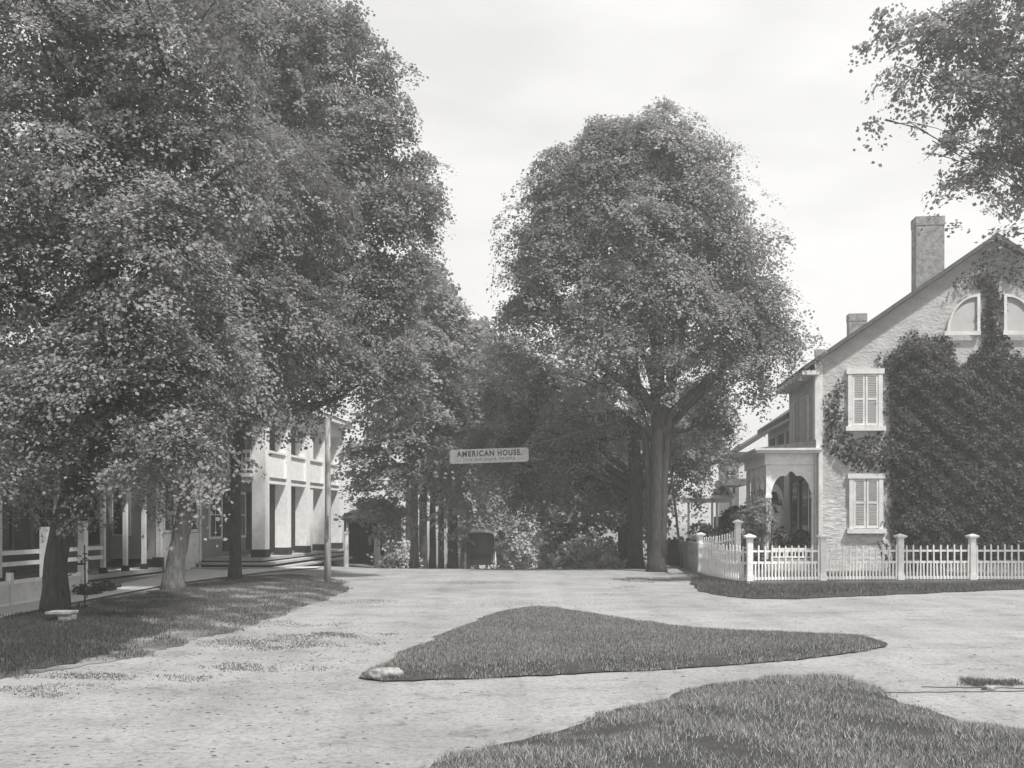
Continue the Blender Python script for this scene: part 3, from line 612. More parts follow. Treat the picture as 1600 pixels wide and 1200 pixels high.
# ------------------------------------------------------------------ picket fence
def picket_fence(name, label, pts, z0, hpost, hp, postflags, sagfun=None, plinth=True, low=True, m=None, caps=True):
    m = m or M['white']; t = thing(name, label, 'fence', (pts[0][0], pts[0][1], 0)); ox, oy = pts[0]
    for i, (x, y) in enumerate(pts):
        if not postflags[i]: continue
        zg = tz(x, y) + z0; h = postflags[i] if postflags[i] > 1.2 else hpost
        pb = MB(); pb.box(x - ox - .07, x - ox + .07, y - oy - .07, y - oy + .07, zg - z0 - .1, zg + h - .06); pb.box(x - ox - .085, x - ox + .085, y - oy - .085, y - oy + .085, zg - .01, zg + .14)
        po = pb.build('post', m, t)
        if caps:
            cp = MB(); cp.box(x - ox - .10, x - ox + .10, y - oy - .10, y - oy + .10, zg + h - .06, zg + h - .03); cp.box(x - ox - .13, x - ox + .13, y - oy - .13, y - oy + .13, zg + h - .03, zg + h + .005)
            cp.add([(x - ox - .13, y - oy - .13, zg + h + .005), (x - ox + .13, y - oy - .13, zg + h + .005), (x - ox + .13, y - oy + .13, zg + h + .005), (x - ox - .13, y - oy + .13, zg + h + .005), (x - ox, y - oy, zg + h + .06)], [(0, 1, 4), (1, 2, 4), (2, 3, 4), (3, 0, 4)]); cp.build('cap', m, po)
    for i in range(len(pts) - 1):
        a = Vector((*pts[i], 0)); b = Vector((*pts[i + 1], 0)); d = (b - a); Ln = d.length; d.normalize(); nrm = Vector((d.y, -d.x, 0)); o = Vector((ox, oy, 0))
        za, zb = tz(*pts[i]) + z0, tz(*pts[i + 1]) + z0; pb = MB()
        e0 = .08 if postflags[i] else 0; e1 = Ln - (.08 if postflags[i + 1] else 0)
        def at(s, z): return a - o + d * s + Vector((0, 0, za + (zb - za) * s / Ln + z))
        def top(s):
            return sagfun(i, s / Ln) if sagfun else hp
        k = 6
        for f, w in ((.06, .07), (.50, .06), (.82, .05)):
            for j in range(k):
                s0, s1 = e0 + (e1 - e0) * j / k, e0 + (e1 - e0) * (j + 1) / k; pb.bar(at(s0, top(s0) * f), at(s1, top(s1) * f), .045, w)
        s = e0 + .05; c = 0
        while s < e1 - .02:
            long = (c % 2 == 0); h = top(s) * (1.0 if long else .50) * random.uniform(.975, 1.02)
            p = at(s, 0) ; w = .036; tl = d * random.gauss(0, .008)
            x0 = p - d * w / 2 - nrm * .048; x1 = p + d * w / 2 - nrm * .048; y0 = x0 + nrm * .025; y1 = x1 + nrm * .025
            zt = h; V = [x0 + Vector((0, 0, .01)), x1 + Vector((0, 0, .01)), x1 + tl + Vector((0, 0, zt - .04)), (x0 + x1) / 2 + tl + Vector((0, 0, zt)), x0 + tl + Vector((0, 0, zt - .04))]
            V += [v + nrm * .022 for v in V]; pb.add(V, [(0, 1, 2, 3, 4), (9, 8, 7, 6, 5), (0, 5, 6, 1), (1, 6, 7, 2), (2, 7, 8, 3), (3, 8, 9, 4), (4, 9, 5, 0)])
            s += .088; c += 1
        pb.build('picket_panel', m, t)
        if plinth: MB().bar(at(0, -.08), at(Ln, -.08), .16, .15).build('plinth', M['stone'] if plinth == 'stone' else M['shade'], t)
    return t
corner = (5.98, 24.15)
picket_fence('picket_fence', 'white picket fence with capped posts along the front of the ivy house', [(19.6, 24.9), (17.6, 24.82), (15.6, 24.75), (13.65, 24.65)] + [(11.82, 24.65), (9.95, 24.6), (7.90, 24.4), corner], .12, 1.12, .9, [1, 1, 1, 1, 1, 1, 1, 1])
picket_fence('picket_fence', 'white picket fence curving back along the side path to the dark boards', [(5.9, 24.26), (5.62, 25.3), (5.5, 26.4), (5.50, 27.6), (5.62, 28.6)], .10, 1.12, .9, [0, 0, 0, 0, 1], plinth='stone')
picket_fence('picket_fence', 'short swooping white picket fence with a tall post before the veranda', [(6.40, 27.2), (6.12, 28.6), (5.95, 30.0)], .1, 1.5, 1.2, [1.5, 0, 0], sagfun=lambda i, f: 1.30 - .24 * min(1, (i + f)) ** .7 - .05 * i * f, plinth=False)
def board_fence(name, label, a, b, h, m, n, z=0):
    t = thing(name, label, 'fence', (a[0], a[1], tz(*a))); d = Vector((b[0] - a[0], b[1] - a[1], tz(*b) - tz(*a))); p = MB()
    k = int(d.length / .16)
    for i in range(k):
        s = d * ((i + .5) / k); e = d.normalized() * .07; p.bar(s - e + Vector((0, 0, h / 2)), s + e + Vector((0, 0, h / 2)), .025, h * (1 + .02 * math.sin(i * 2.3)))
    p.build('board_panel', m, t)
    for i in range(n): 
        s = d * (i / (n - 1)); MB().box(s.x - .06 + .08, s.x + .06 + .08, s.y - .06, s.y + .06, s.z - .2, s.z + h + .1).build('post', M['dark'], t)
    r = MB(); r.bar(Vector((.03, 0, h * .8)), d + Vector((.03, 0, h * .8)), .04, .08); r.build('rail', m, t)
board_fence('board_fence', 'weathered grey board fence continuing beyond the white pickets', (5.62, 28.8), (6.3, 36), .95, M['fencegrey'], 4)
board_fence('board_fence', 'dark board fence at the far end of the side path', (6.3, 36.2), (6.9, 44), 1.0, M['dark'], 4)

# ------------------------------------------------------------------ hotel (left)
LO = Vector((-8.5, 32.9, 0))
hotel = thing('hotel', 'white two storey hotel with square columns and a boarded balcony', 'hotel', LO, YAW)
MB().box(-10, -2.2, -3.15, 10.4, -.8, 5.9).build('wall', M['clap'], hotel)
cb = MB(); cb.box(-2.32, -2.18, -3.19, -3.151, -.2, 5.8); cb.box(-2.199, -2.17, -3.19, -3.0, -.2, 5.8); cb.build('corner_board', M['white'], hotel)
dk = MB(); dk.box(-2.199, .08, -.35, 10.5, .25, .35); dk.build('veranda_floor', M['deck'], hotel)
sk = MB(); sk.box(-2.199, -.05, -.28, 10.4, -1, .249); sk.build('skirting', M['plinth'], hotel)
for k, (z0, z1, ex) in enumerate(((.13, .2, .38), (-.02, .05, .75))):
    s = MB(); s.box(-2.15, .3 + ex * .5, -.35 - ex, -.29, z0, z1); s.box(.0, .08 + ex, -.289, 8.6, z0 - .04 * 0, z1); s.build('step', M['deck'], hotel)
    s = MB(); s.box(-2.14, .25 + ex * .5, -.30 - ex, -.285, z0 - .14, z0 - .001); s.build('riser', M['plinth'], hotel)
cy = [.15 + 2.34 * k for k in range(5)]
for y in cy:
    c_ = MB(); c_.box(-.46, 0, y - .06, y + .39 - .06 + .06, .6, 5.25); co = c_.build('column', M['white'], hotel)
    MB().box(-.49, .03, y - .09, y + .42, .351, .62).build('base', M['plinth'], co)
    cc = MB(); cc.box(-.5, .05, y - .1, y + .43, 5.1, 5.25); cc.build('capital', M['white'], co)
for a, b in zip(cy[:-1], cy[1:]):
    MB().box(-.40, -.05, a + .39, b - .06, 2.92, 3.08).build('beam', M['white'], hotel)
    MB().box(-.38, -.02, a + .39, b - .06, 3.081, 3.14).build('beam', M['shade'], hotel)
    bp_ = MB(); bp_.box(-.30, -.10, a + .39, b - .06, 3.14, 4.0); bp_.box(-.35, -.04, a + .39, b - .06, 4.0, 4.08); bp_.build('balustrade', M['white'], hotel)
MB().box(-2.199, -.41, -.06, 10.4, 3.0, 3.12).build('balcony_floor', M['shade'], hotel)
eb = MB(); eb.box(-2.199, -.47, -.05, .12, 2.95, 3.25); eb.build('beam', M['white'], hotel)
rl = MB(); rl.box(-2.19, -.47, .0, .07, 3.95, 4.05); rl.box(-2.19, -.47, .0, .07, 3.35, 3.4)
x = -2.1
while x < -.5: rl.box(x, x + .04, .015, .055, 3.4, 3.95); x += .16
rl.build('railing', M['white'], hotel)
en = MB(); en.box(-2.199, .05, -.1, 10.0, 5.26, 5.75); en.box(-2.1, .35, -.4, 10.3, 5.76, 5.95); en.build('entablature', M['white'], hotel)
fixn(MB().prism([(.4, 5.96), (-5, 7.6), (-10.4, 5.96)], 'y', -3.6, 10.6).build('roof', M['shingle'], hotel))
def win(parent, x, y0, y1, z0, z1, split=True, mat_='white', glass='glass'):
    w = MB(); w.box(x, x + .05, y0 - .09, y0, z0 - .09, z1 + .12); w.box(x, x + .05, y1, y1 + .09, z0 - .09, z1 + .12); w.box(x, x + .05, y0, y1, z1, z1 + .12); w.box(x, x + .07, y0 - .001, y1, z0 - .09, z0)
    if split: w.box(x, x + .03, (y0 + y1) / 2 - .02, (y0 + y1) / 2 + .02, z0, z1); w.box(x, x + .028, y0, y1, (z0 + z1) / 2 - .02, (z0 + z1) / 2 + .02)
    wo = w.build('window', M[mat_], parent); MB().box(x + .001, x + .015, y0, y1, z0, z1).build('pane', M[glass], wo)
for y in (.6, 2.9, 7.6): win(hotel, -2.199, y, y + 1.0, 1.05, 2.6); 
for y in (.6, 2.9, 5.2, 7.6): win(hotel, -2.199, y, y + 1.0, 3.5, 5.0)
do = MB().box(-2.199, -2.13, 5.1, 6.2, .36, 2.7).build('door', M['dark'], hotel); MB().box(-2.129, -2.10, 6.0, 6.06, 1.3, 1.4).build('handle', M['wire'], do)
for a_ in (1.8, 4.1): MB().box(-2.199, -2.15, a_, a_ + .9, .5, 2.7).build('shutter', M['darklouvre'], hotel)
# shopfront part, white panel below tall windows
sf = MB().box(-2.199, -2.12, -2.95, -.42, -.1, 1.2).build('shop_panel', M['white'], hotel)
for a, b in ((-2.9, -2.25), (-2.1, -1.35), (-1.2, -.5)): win(hotel, -2.199, a, b, 1.32, 2.9, False)
MB().tube([(-2.1, -.36, 5.6), (-2.1, -.36, .3), (-2.05, -.5, .12), (-1.95, -.75, .06)], [.04] * 4, 8).build('downspout', M['white'], hotel)
# south face: dark windows over clapboard
s = MB(); s.box(-3.75, -3.15, -3.2, -3.151, 1.15, 2.7); s.build('window', M['oldwhite'], hotel)
s = MB(); s.box(-3.69, -3.21, -3.215, -3.201, 1.2, 2.65); s.build('pane', M['glass'], hotel.children[-1])
s = MB(); s.box(-2.199, -3.8, -3.18, -3.151, -.3, .42); fixn(s.build('plinth', M['plinth'], hotel))
MB().box(-2.31, -2.05, -3.45, -3.19, -.3, .48).build('corner_block', M['plinth'], hotel)

# shop with porch
shop = thing('shop', 'dark low clapboard shop with slim white porch posts beside the hotel', 'shop', LO, YAW)
MB().box(-9, -3.8, -16, -3.2, -.3, 4.6).build('wall', M['shopclap'], shop)
MB().box(-3.79, -1.95, -15.5, -3.5, .06, .18).build('porch_floor', M['deck'], shop)
MB().box(-3.7, -2.05, -15.4, -3.6, -.3, .059).build('skirting', M['plinth'], shop)
MB().box(-3.79, -2.3, -3.6, -3.25, .181, .32).build('step', M['plinth'], shop)
for y in (-4.5, -5.62, -6.85, -9.1, -11.42, -13.7): 
    p_ = MB().box(-2.11, -2.0, y - .055, y + .055, .181, 2.8).build('porch_post', M['oldwhite'], shop)
    MB().box(-2.14, -1.97, y - .085, y + .085, .182, .34).build('base', M['plinth'], p_)
fixn(MB().prism([(-3.8, 3.5), (-1.7, 2.81), (-1.7, 2.95), (-3.8, 3.7)], 'y', -15.8, -3.9).build('porch_roof', M['shingle'], shop))
fixn(MB().prism([(-9.4, 4.6), (-6.4, 6.4), (-3.5, 4.6)], 'y', -16.2, -3.21).build('roof', M['shingle'], shop))
for z in (.84, .58): MB().box(-2.09, -2.03, -15, -6.9, z, z + .10).build('rail', M['white'], shop)
for y, zt in ((-8.1, 1.62), (-9.8, 1.48)): MB().box(-2.02, -1.84, y - .09, y + .09, -.1, zt).build('railing_post', M['white'], shop)
for y in (-5.2, -7.4, -9.6, -12): win(shop, -3.799, y, y + 1.3, .9, 2.5, True, 'shade')
dd = MB().box(-3.799, -3.74, -8.0 + 1.5, -5.5, .2, 2.4)
n_ = MB().box(-2.6, -2.58, -10.75, -10.5, 1.55, 1.95).build('notice', M['white']); n_.location = LO; n_.rotation_euler.z = YAW; tag(n_, 'small blank white paper notice hanging in the shop porch', 'notice')
n_.location = LO + Vector((0, 0, 0))
lf = thing('low_fence', 'low white panelled fence beside the footpath with a dark capped post', 'fence', (-9.52, 15, 0))
for y in (0, 1.55, 3.2, 4.8, 6.2):
    p_ = MB().box(-.05, .05, y - .05, y + .05, -.1, .66).build('post', M['oldwhite'], lf); MB().box(-.08, .08, y - .08, y + .08, .661, .70).build('cap', M['plinth'], p_)
r = MB(); r.box(-.03, .03, .06, 6.15, .43, .50); r.box(-.03, .03, .06, 6.15, .02, .08); r.build('rail', M['white'], lf)
MB().box(-.01, .01, .06, 6.15, .081, .429).build('panel', M['oldwhite'], lf)

# carriage shed beyond the hotel
sh = thing('shed', 'dark open fronted shed with pale posts beyond the hotel columns', 'shed', (-7.78, 45.6, tz(-7.78, 45.6)), 0)
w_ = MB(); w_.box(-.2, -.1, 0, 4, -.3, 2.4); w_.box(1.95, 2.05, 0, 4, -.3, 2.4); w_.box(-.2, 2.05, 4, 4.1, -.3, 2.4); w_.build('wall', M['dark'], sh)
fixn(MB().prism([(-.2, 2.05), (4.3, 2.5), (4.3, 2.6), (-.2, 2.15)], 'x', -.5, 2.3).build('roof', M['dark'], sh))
MB().box(-.2, 2.05, -.08, .0, 1.95, 2.04).build('lintel', M['shade'], sh)
for x in (-.09, 1.42): MB().box(x, x + .10, -.06, .06, -.3, 1.95).build('post', M['oldwhite'], sh)
for px, y, h, lab in ((541, 36.2, 1.25, 'thick white hitching post nearest the hotel columns'), (588, 38.5, 1.15, 'white hitching post beside the dark shed opening')):
    x = (px - 800) / F * y; z = tz(x, y); t = thing('hitching_post', lab, 'post', (x, y, z)); MB().tube([(0, 0, -.2), (0, 0, h * .5), (0, 0, h)], [.10, .095, .085], 10).build('shaft', M['oldwhite'], t); MB().tube([(0, 0, h), (0, 0, h + .05), (0, 0, h + .08)], [.11, .10, .04], 10).build('cap', M['oldwhite'], t)

# utility pole, mounting stone, stake
gx, gy = G(512, 911)
t = thing('utility_pole', 'slim weathered wooden pole standing in the verge before the hotel', 'pole', (gx, gy, 0))
MB().tube([(0, 0, -.3), (0.0, 0, 1), (.01, 0, 2.5), (.0, 0, 4.3)], [.10, .088, .078, .068], 12, .02).build('shaft', M['pole'], t, True)
MB().box(-.045, .045, -.125, -.085, 1.15, 1.75).build('bracket', M['palebark'], t)
gx, gy = G(92, 976); t = thing('mounting_block', 'pale stone bench slab on a square block at the foot of the nearest maple', 'mounting block', (gx, gy, 0))
MB().box(-.22, .16, 0.0, .34, .165, .2).build('slab', M['stone'], t); MB().box(-.02, .15, .02, .3, -.05, .164).build('block', M['stone'], t)
gx, gy = G(132, 954); t = thing('tree_stake', 'thin dark stake with twigs between path and verge behind the nearest maple', 'stake', (gx, gy, 0))
MB().tube([(0, 0, -.1), (.01, 0, .5), (0, 0, 1.2)], [.018, .015, .012], 7).build('shaft', M['bark'], t)
crown('twig', M['shrubdark'], t, [(0, 0, .45, .16, .12, .14), (0, 0, .9, .06, .06, .2)], 14, 10, .08, .05, 61)
for px, py, s, lab in ((118, 925, .5, 'dark low bush between the shop porch and the footpath'), (150, 918, .35, 'small scrubby bush near the squared dark stone')):
    gx, gy = G(px, py + 8); shrub('shrub', lab, gx, gy + .3, [(gx, gy + .3, .14, s, .3, .16)], M['shrubdark'], 50, 20, .12, .06, 62 + int(s * 10))

# ------------------------------------------------------------------ hanging sign
YS = 33.0; L0 = P(703, 714, YS); R0 = P(826, 710, YS); cen = (L0 + R0) / 2; d = R0 - L0; ang = math.atan2(d.z, d.x); WS = d.length; HS = .485
sign = bpy.data.objects.new('hanging_sign', None); C.objects.link(sign); sign.location = cen; sign.rotation_euler = (0, -ang, 0)
tag(sign, 'white rounded board lettered with the hotel name, hung on a wire over the street', 'sign')
def rrect(w, h, r, n=5):
    o = []
    for cx, cy, a0 in ((w / 2 - r, h / 2 - r, 0), (-w / 2 + r, h / 2 - r, 90), (-w / 2 + r, -h / 2 + r, 180), (w / 2 - r, -h / 2 + r, 270)):
        for k in range(n + 1): t = math.radians(a0 + 90 * k / n); o.append((cx + r * math.cos(t), cy + r * math.sin(t)))
    return o
fixn(MB().prism(rrect(WS, HS, .1), 'y', -.02, .02).build('board', M['signwhite'], sign))
def text(body, size, width, z, m, bold, name, track=1.0, xo=0):
    cu = bpy.data.curves.new(name, 'FONT'); cu.body = body; cu.size = size; cu.align_x = 'CENTER'; cu.align_y = 'CENTER'; cu.extrude = .003; cu.offset = bold; cu.space_character = track
    o = bpy.data.objects.new(name, cu); C.objects.link(o); bpy.context.view_layer.update()
    me = bpy.data.meshes.new_from_object(o.evaluated_get(bpy.context.evaluated_depsgraph_get())); bpy.data.objects.remove(o)
    xs = [v.co.x for v in me.vertices]; w = max(xs) - min(xs); cx = (max(xs) + min(xs)) / 2; k = width / w
    for v in me.vertices: x, y, zz = v.co; v.co = ((x - cx) * k + xo, -.024 - zz, z + y)
    me.materials.clear(); me.materials.append(m); q = bpy.data.objects.new(name, me); C.objects.link(q); q.parent = sign; return q
text('AMERICAN', .26, WS * .475, .075, M['ink'], .010, 'lettering', 1.25, -WS * .175)
text('HOUSE.', .26, WS * .31, .075, M['ink'], .010, 'lettering', 1.25, WS * .262)
text('— JOB AN BEAR PROPR —', .13, WS * .84, -.125, M['inkpale'], .002, 'small_lettering', 1.3)
A = P(645, 689, 36.0); B = Vector((4.55, 30.75, 5.3))
def wire(name, label, a, b, sag, r=.012):
    mb = MB(); pts = [a.lerp(b, i / 14) - Vector((0, 0, sag * 4 * (i / 14) * (1 - i / 14))) for i in range(15)]
    mb.tube([p - a for p in pts], [r] * 15, 5); o = mb.build(name, M['wire']); o.location = a; tag(o, label, 'wire')
SL = cen + Vector((-WS * .46, 0, HS / 2 - .03)); SR = cen + Vector((WS * .46, 0, HS / 2 + .08))
wire('wire', 'sagging wire from the slim trunk to the west end of the hanging sign', A, SL, .06)
wire('wire', 'wire from the east end of the hanging sign to the big maple trunk', SR, B, .08)

# ------------------------------------------------------------------ buggy
def buggy():
    x, y = -1.66, 50.0; z = tz(x, y); t = thing('covered_buggy', 'black covered horse buggy seen from behind on the shaded street', 'buggy', (x, y, z), math.radians(3))
    b = MB(); b.box(-.56, .56, -.6, 1.0, .5, 1.2); b.box(-.55, .55, -.6, -.2, 1.2, 1.3); b.build('body', M['leather'], t)
    MB().box(-.5, .5, -.1, .35, 1.2, 1.45).build('seat', M['leather'], t)
    pts = []; n = 12
    for i in range(n + 1): a = PI * i / n; pts.append((-math.cos(a) * .76, 1.98 + math.sin(a) ** .6 * .30))
    inn = [(u * .95, v - .05) for u, v in pts]; q = MB()
    for i in range(n): q.prism([pts[i], pts[i + 1], inn[i + 1], inn[i]], 'y', -.75, 1.0)
    q = fixn(q.build('canopy', M['leather'], t))
    ed = MB()
    for i in range(n): ed.prism([(pts[i][0] * 1.05, pts[i][1] + .05), (pts[i + 1][0] * 1.05, pts[i + 1][1] + .05), (inn[i + 1][0], inn[i + 1][1] - .02), (inn[i][0], inn[i][1] - .02)], 'y', -.80, -.751)
    fixn(ed.build('trim', M['rim'], q))
    c = MB(); c.box(-.70, .70, -.72, -.69, 1.1, 2.15); c.build('rear_curtain', M['leather'], t)
    c = MB(); c.box(-.67, -.64, -.68, .3, 1.2, 2.0); c.box(.64, .67, -.68, .3, 1.2, 2.0); c.build('side_curtain', M['leather'], t)
    for k, (sx, yy, r) in enumerate(((-.78, -.35, .58), (.78, -.35, .58), (-.74, 1.0, .5), (.74, 1.0, .5))):
        w = MB(); n = 24
        ring = [Vector((sx, yy + math.cos(2 * PI * i / n) * r, r + math.sin(2 * PI * i / n) * r)) for i in range(n + 1)]
        w.sweep(ring, .05, .05); wh = w.build('wheel', M['rim'], t)
        s = MB()
        for i in range(12): a = 2 * PI * i / 12; s.bar((sx, yy, r), (sx, yy + math.cos(a) * r, r + math.sin(a) * r), .025, .025)
        s.tube([(sx - .08, yy, r), (sx, yy, r), (sx + .08, yy, r)], [.06, .07, .06], 8); s.build('spokes', M['rim'], wh)
    a = MB(); a.bar((-.78, -.35, .58), (.78, -.35, .58), .05, .05); a.bar((-.74, 1.0, .5), (.74, 1.0, .5), .05, .05); a.build('axle', M['leather'], t)
buggy()

# ------------------------------------------------------------------ trees
GL = 'shade trees lining the village street'
# nearest maple
x1, y1 = G(88, 957)
tree('maple_tree', 'nearest huge maple with a dark leaning trunk beside the footpath', x1, y1,
     [LB(70, 600, 16.8, 140, 110), LB(210, 560, 16.4, 140, 120), LB(285, 690, 15.6, 62, 70), LB(225, 680, 15.4, 60, 60), LB(20, 705, 15.8, 55, 50), LB(318, 738, 15.4, 26, 30), LB(150, 650, 17.4, 110, 70), LB(30, 450, 16.8, 160, 130), LB(230, 390, 16.6, 150, 130),
      LB(110, 240, 17, 180, 140), LB(310, 250, 17.5, 130, 120), LB(60, 40, 17, 190, 140), LB(270, 80, 17.2, 150, 130), LB(130, -160, 17.2, 200, 170), LB(330, 500, 17.6, 100, 90), LB(-120, 300, 17.5, 170, 240), LB(-120, 600, 17.5, 110, 140)],
     [(0, 0, 0, .21), (-.02, 0, .8, .19), (.10, 0, 1.6, .19), (.34, .1, 2.4, .19), (.7, .2, 4, .17), (.9, .3, 6.5, .13), (1.0, .3, 9, .07)], M['bark'], M['leafa'], 6200, 46, .42, .066, 101, GL, up=.75)
x2, y2 = G(270, 921)
tree('maple_tree', 'second street maple with a pale leaning gnarled trunk', x2, y2,
     [LB(365, 570, 22.3, 90, 70), LB(285, 590, 22.6, 60, 50), LB(420, 490, 22.6, 110, 100), LB(340, 380, 23, 130, 110), LB(440, 300, 23, 120, 110)],
     [(0, 0, 0, .22), (.08, 0, .8, .20), (.25, 0, 1.6, .20), (.32, 0, 2.1, .17), (.6, .1, 4, .12), (1.2, .1, 6.5, .07)], M['palebark'], M['leafa'], 2200, 44, .45, .072, 102, GL, rough=.10)
x3, y3 = G(367, 906)
tree('maple_tree', 'tall maple with a straight dark trunk before the hotel steps', x3, y3,
     [LB(420, 560, 26.0, 95, 50), LB(555, 548, 26, 75, 52), LB(620, 545, 26.2, 45, 42), LB(480, 575, 25.6, 60, 30), LB(480, 460, 26.6, 140, 105), LB(595, 450, 26.6, 62, 60), LB(595, 330, 26.6, 80, 60), LB(655, 300, 26.6, 45, 22), LB(650, 255, 26.8, 38, 26), LB(450, 250, 27, 150, 120),
      LB(560, 190, 26.6, 80, 70), LB(595, 110, 26.6, 30, 36), LB(420, 80, 27, 120, 110), LB(500, 40, 26.6, 60, 60), LB(340, -60, 27, 140, 120), LB(540, 20, 26.4, 20, 20), LB(672, 312, 26.6, 20, 9), LB(625, 150, 26.6, 16, 14), LB(655, 410, 26.4, 22, 18), LB(560, 60, 26.4, 18, 12), LB(625, 590, 26.5, 36, 20)],
     [(0, 0, 0, .155), (.02, 0, 1.5, .15), (.0, 0, 3.0, .15), (.2, 0, 4.6, .15), (.5, 0, 8, .12), (.8, 0, 12, .06)], M['bark'], M['leafa'], 5400, 46, .46, .082, 103, GL)
tree('maple_tree', 'street maple at the near end of the row, shading the verge', -6.8, 5.6,
     [(-6.9, 5.6, 7.0, 3.0, 2.6, 2.2), (-6.6, 5.0, 9.0, 2.8, 2.2, 2.2), (-7.4, 6.4, 5.4, 2.4, 1.7, 1.3), (-6.2, 4.4, 6, 2.4, 2.0, 1.6)],
     [(0, 0, 0, .22), (.1, 0, 2, .19), (.1, 0, 5, .16), (0, 0, 8, .1)], M['bark'], M['leafa'], 1300, 34, .5, .12, 104, GL)
tree('maple_tree', 'slim lit trunk tree with layered boughs holding the sign wire', -3.67, 36,
     [LB(600, 735, 36, 55, 22), LB(570, 705, 36, 42, 22), LB(560, 770, 37, 45, 22), LB(640, 790, 37, 40, 18), LB(650, 560, 36.4, 65, 70), LB(615, 655, 36, 60, 40), LB(675, 640, 36.4, 55, 55), LB(685, 500, 36.6, 55, 50), LB(660, 445, 36.6, 36, 40), LB(590, 790, 38, 50, 20)],
     [(0, 0, 0, .16), (.0, 0, 2, .145), (.03, 0, 4, .13), (.1, 0, 7, .10), (.2, 0, 10, .05)], M['greybark'], M['leafb'], 1300, 34, .55, .135, 105, GL, up=1.1, thick=.1)
rows = [(661, 44, .20), (676, 47.5, .17), (689, 52, .17), (707, 50, .28), (727, 58, .3)]
labs = ['slim dark trunk tree right beside the wire tree', 'second dark trunk in the close row left of the buggy', 'third slim dark trunk in the row left of the buggy', 'thick dark trunk in the row left of the buggy', 'thickest dark trunk nearest the buggy']
lbs = [[LB(720, 600, 44, 62, 60), LB(690, 540, 44, 45, 50), LB(700, 690, 44, 55, 40)], [LB(745, 640, 47, 60, 55), LB(720, 725, 47, 55, 26)], [LB(735, 560, 52, 50, 50), LB(760, 700, 52, 60, 50)],
       [LB(770, 610, 50, 50, 60), LB(770, 745, 50, 55, 28), LB(735, 520, 50, 36, 30)], [LB(800, 700, 58, 60, 60), LB(790, 620, 58, 50, 55), LB(830, 780, 58, 50, 30), LB(740, 790, 58, 60, 24)]]
for i, (px, y, r) in enumerate(rows):
    x = (px - 800) / F * y
    tree('street_tree', labs[i], x, y, lbs[i], [(0, 0, 0, r), (0, 0, 3, r * .9), (.1, 0, 6, r * .7), (.2, 0, 10, r * .35)], M['bark'], M['leafdim'], 560, 34, .75, .19, 110 + i, GL, thick=.13)
# far trees closing the street
for i, (px, y, lo, lab) in enumerate(((640, 62, [LB(650, 430, 62, 45, 40), LB(640, 520, 62, 60, 60), LB(700, 520, 62, 40, 40)], 'far pale tree rising over the sign between the two crown masses'),
                                      (780, 72, [LB(770, 770, 72, 70, 50), LB(760, 850, 74, 70, 40), LB(850, 740, 72, 60, 60), LB(800, 830, 72, 60, 36), LB(720, 770, 72, 60, 50), LB(740, 600, 72, 60, 50)], 'farthest dark tree closing the shaded street'),
                                      (900, 62, [LB(900, 740, 62, 60, 60), LB(960, 700, 62, 50, 90), LB(900, 620, 62, 70, 70)], 'dark tree behind the big maple, above the pale bushes'))):
    x = (px - 800) / F * y
    tree('street_tree', lab, x, y, lo, [(0, 0, 0, .3), (0, 0, 4, .25), (.1, 0, 8, .15)], M['bark'], M['leafdim'], 520, 30, 1.0, .28, 120 + i, GL)
# big maple and its neighbours on the east side
x4, y4 = G(1026, 893)
tree('maple_tree', 'great maple with a thick furrowed trunk standing east of the street', x4, y4,
     [LB(1010, 240, 31, 90, 70), LB(945, 270, 31, 70, 60), LB(890, 320, 31, 70, 70), LB(1090, 290, 31, 80, 75), LB(1000, 370, 31, 120, 95), LB(1130, 400, 31, 80, 80), LB(850, 400, 31, 55, 75), LB(1180, 470, 31, 50, 60), LB(920, 500, 30, 85, 50), LB(840, 480, 31, 40, 45),
      LB(1050, 500, 30.4, 110, 70), LB(1150, 560, 31, 65, 50), LB(1045, 556, 29.4, 44, 16), LB(930, 585, 30.4, 80, 40), LB(1105, 610, 31.8, 38, 36), LB(1200, 520, 31, 34, 30), LB(960, 440, 29.6, 60, 40), LB(1060, 430, 29.6, 60, 40), LB(855, 275, 31, 34, 32), LB(1000, 205, 31, 50, 26), LB(950, 225, 31, 55, 40), LB(1075, 235, 31, 60, 44), LB(822, 420, 31, 22, 28), LB(806, 480, 31, 18, 16), LB(1218, 530, 31, 20, 18), LB(1160, 320, 31, 28, 20), LB(1125, 232, 31, 22, 18), LB(872, 240, 31, 24, 18), LB(1185, 375, 31, 24, 18), LB(1030, 172, 31, 22, 14), LB(930, 195, 31, 22, 14), LB(1075, 195, 31, 18, 12), LB(1190, 600, 31, 20, 14), LB(900, 630, 33, 55, 28), LB(955, 650, 32.6, 40, 28), LB(862, 660, 35.6, 34, 24), LB(1110, 660, 32.2, 30, 28), LB(780, 560, 31.4, 26, 26)],
     [(0, 0, 0, .27), (.02, 0, 1.2, .25), (.02, 0, 3, .23), (.03, 0, 5, .21), (0, 0, 8, .2), (-.1, 0, 12, .08)], M['bark'], M['leafb'], 6200, 46, .52, .085, 130, GL, rough=.09, stems=([(-.12, .1, -.2, .16), (-.18, .1, 1, .12), (-.24, .1, 3, .11), (-.5, .1, 5.5, .11), (-.9, 0, 8, .08)], [(.12, -.1, -.2, .17), (.17, -.1, 1.2, .13), (.22, -.1, 3, .12), (.45, 0, 5.5, .1), (.9, 0, 8, .06)]))
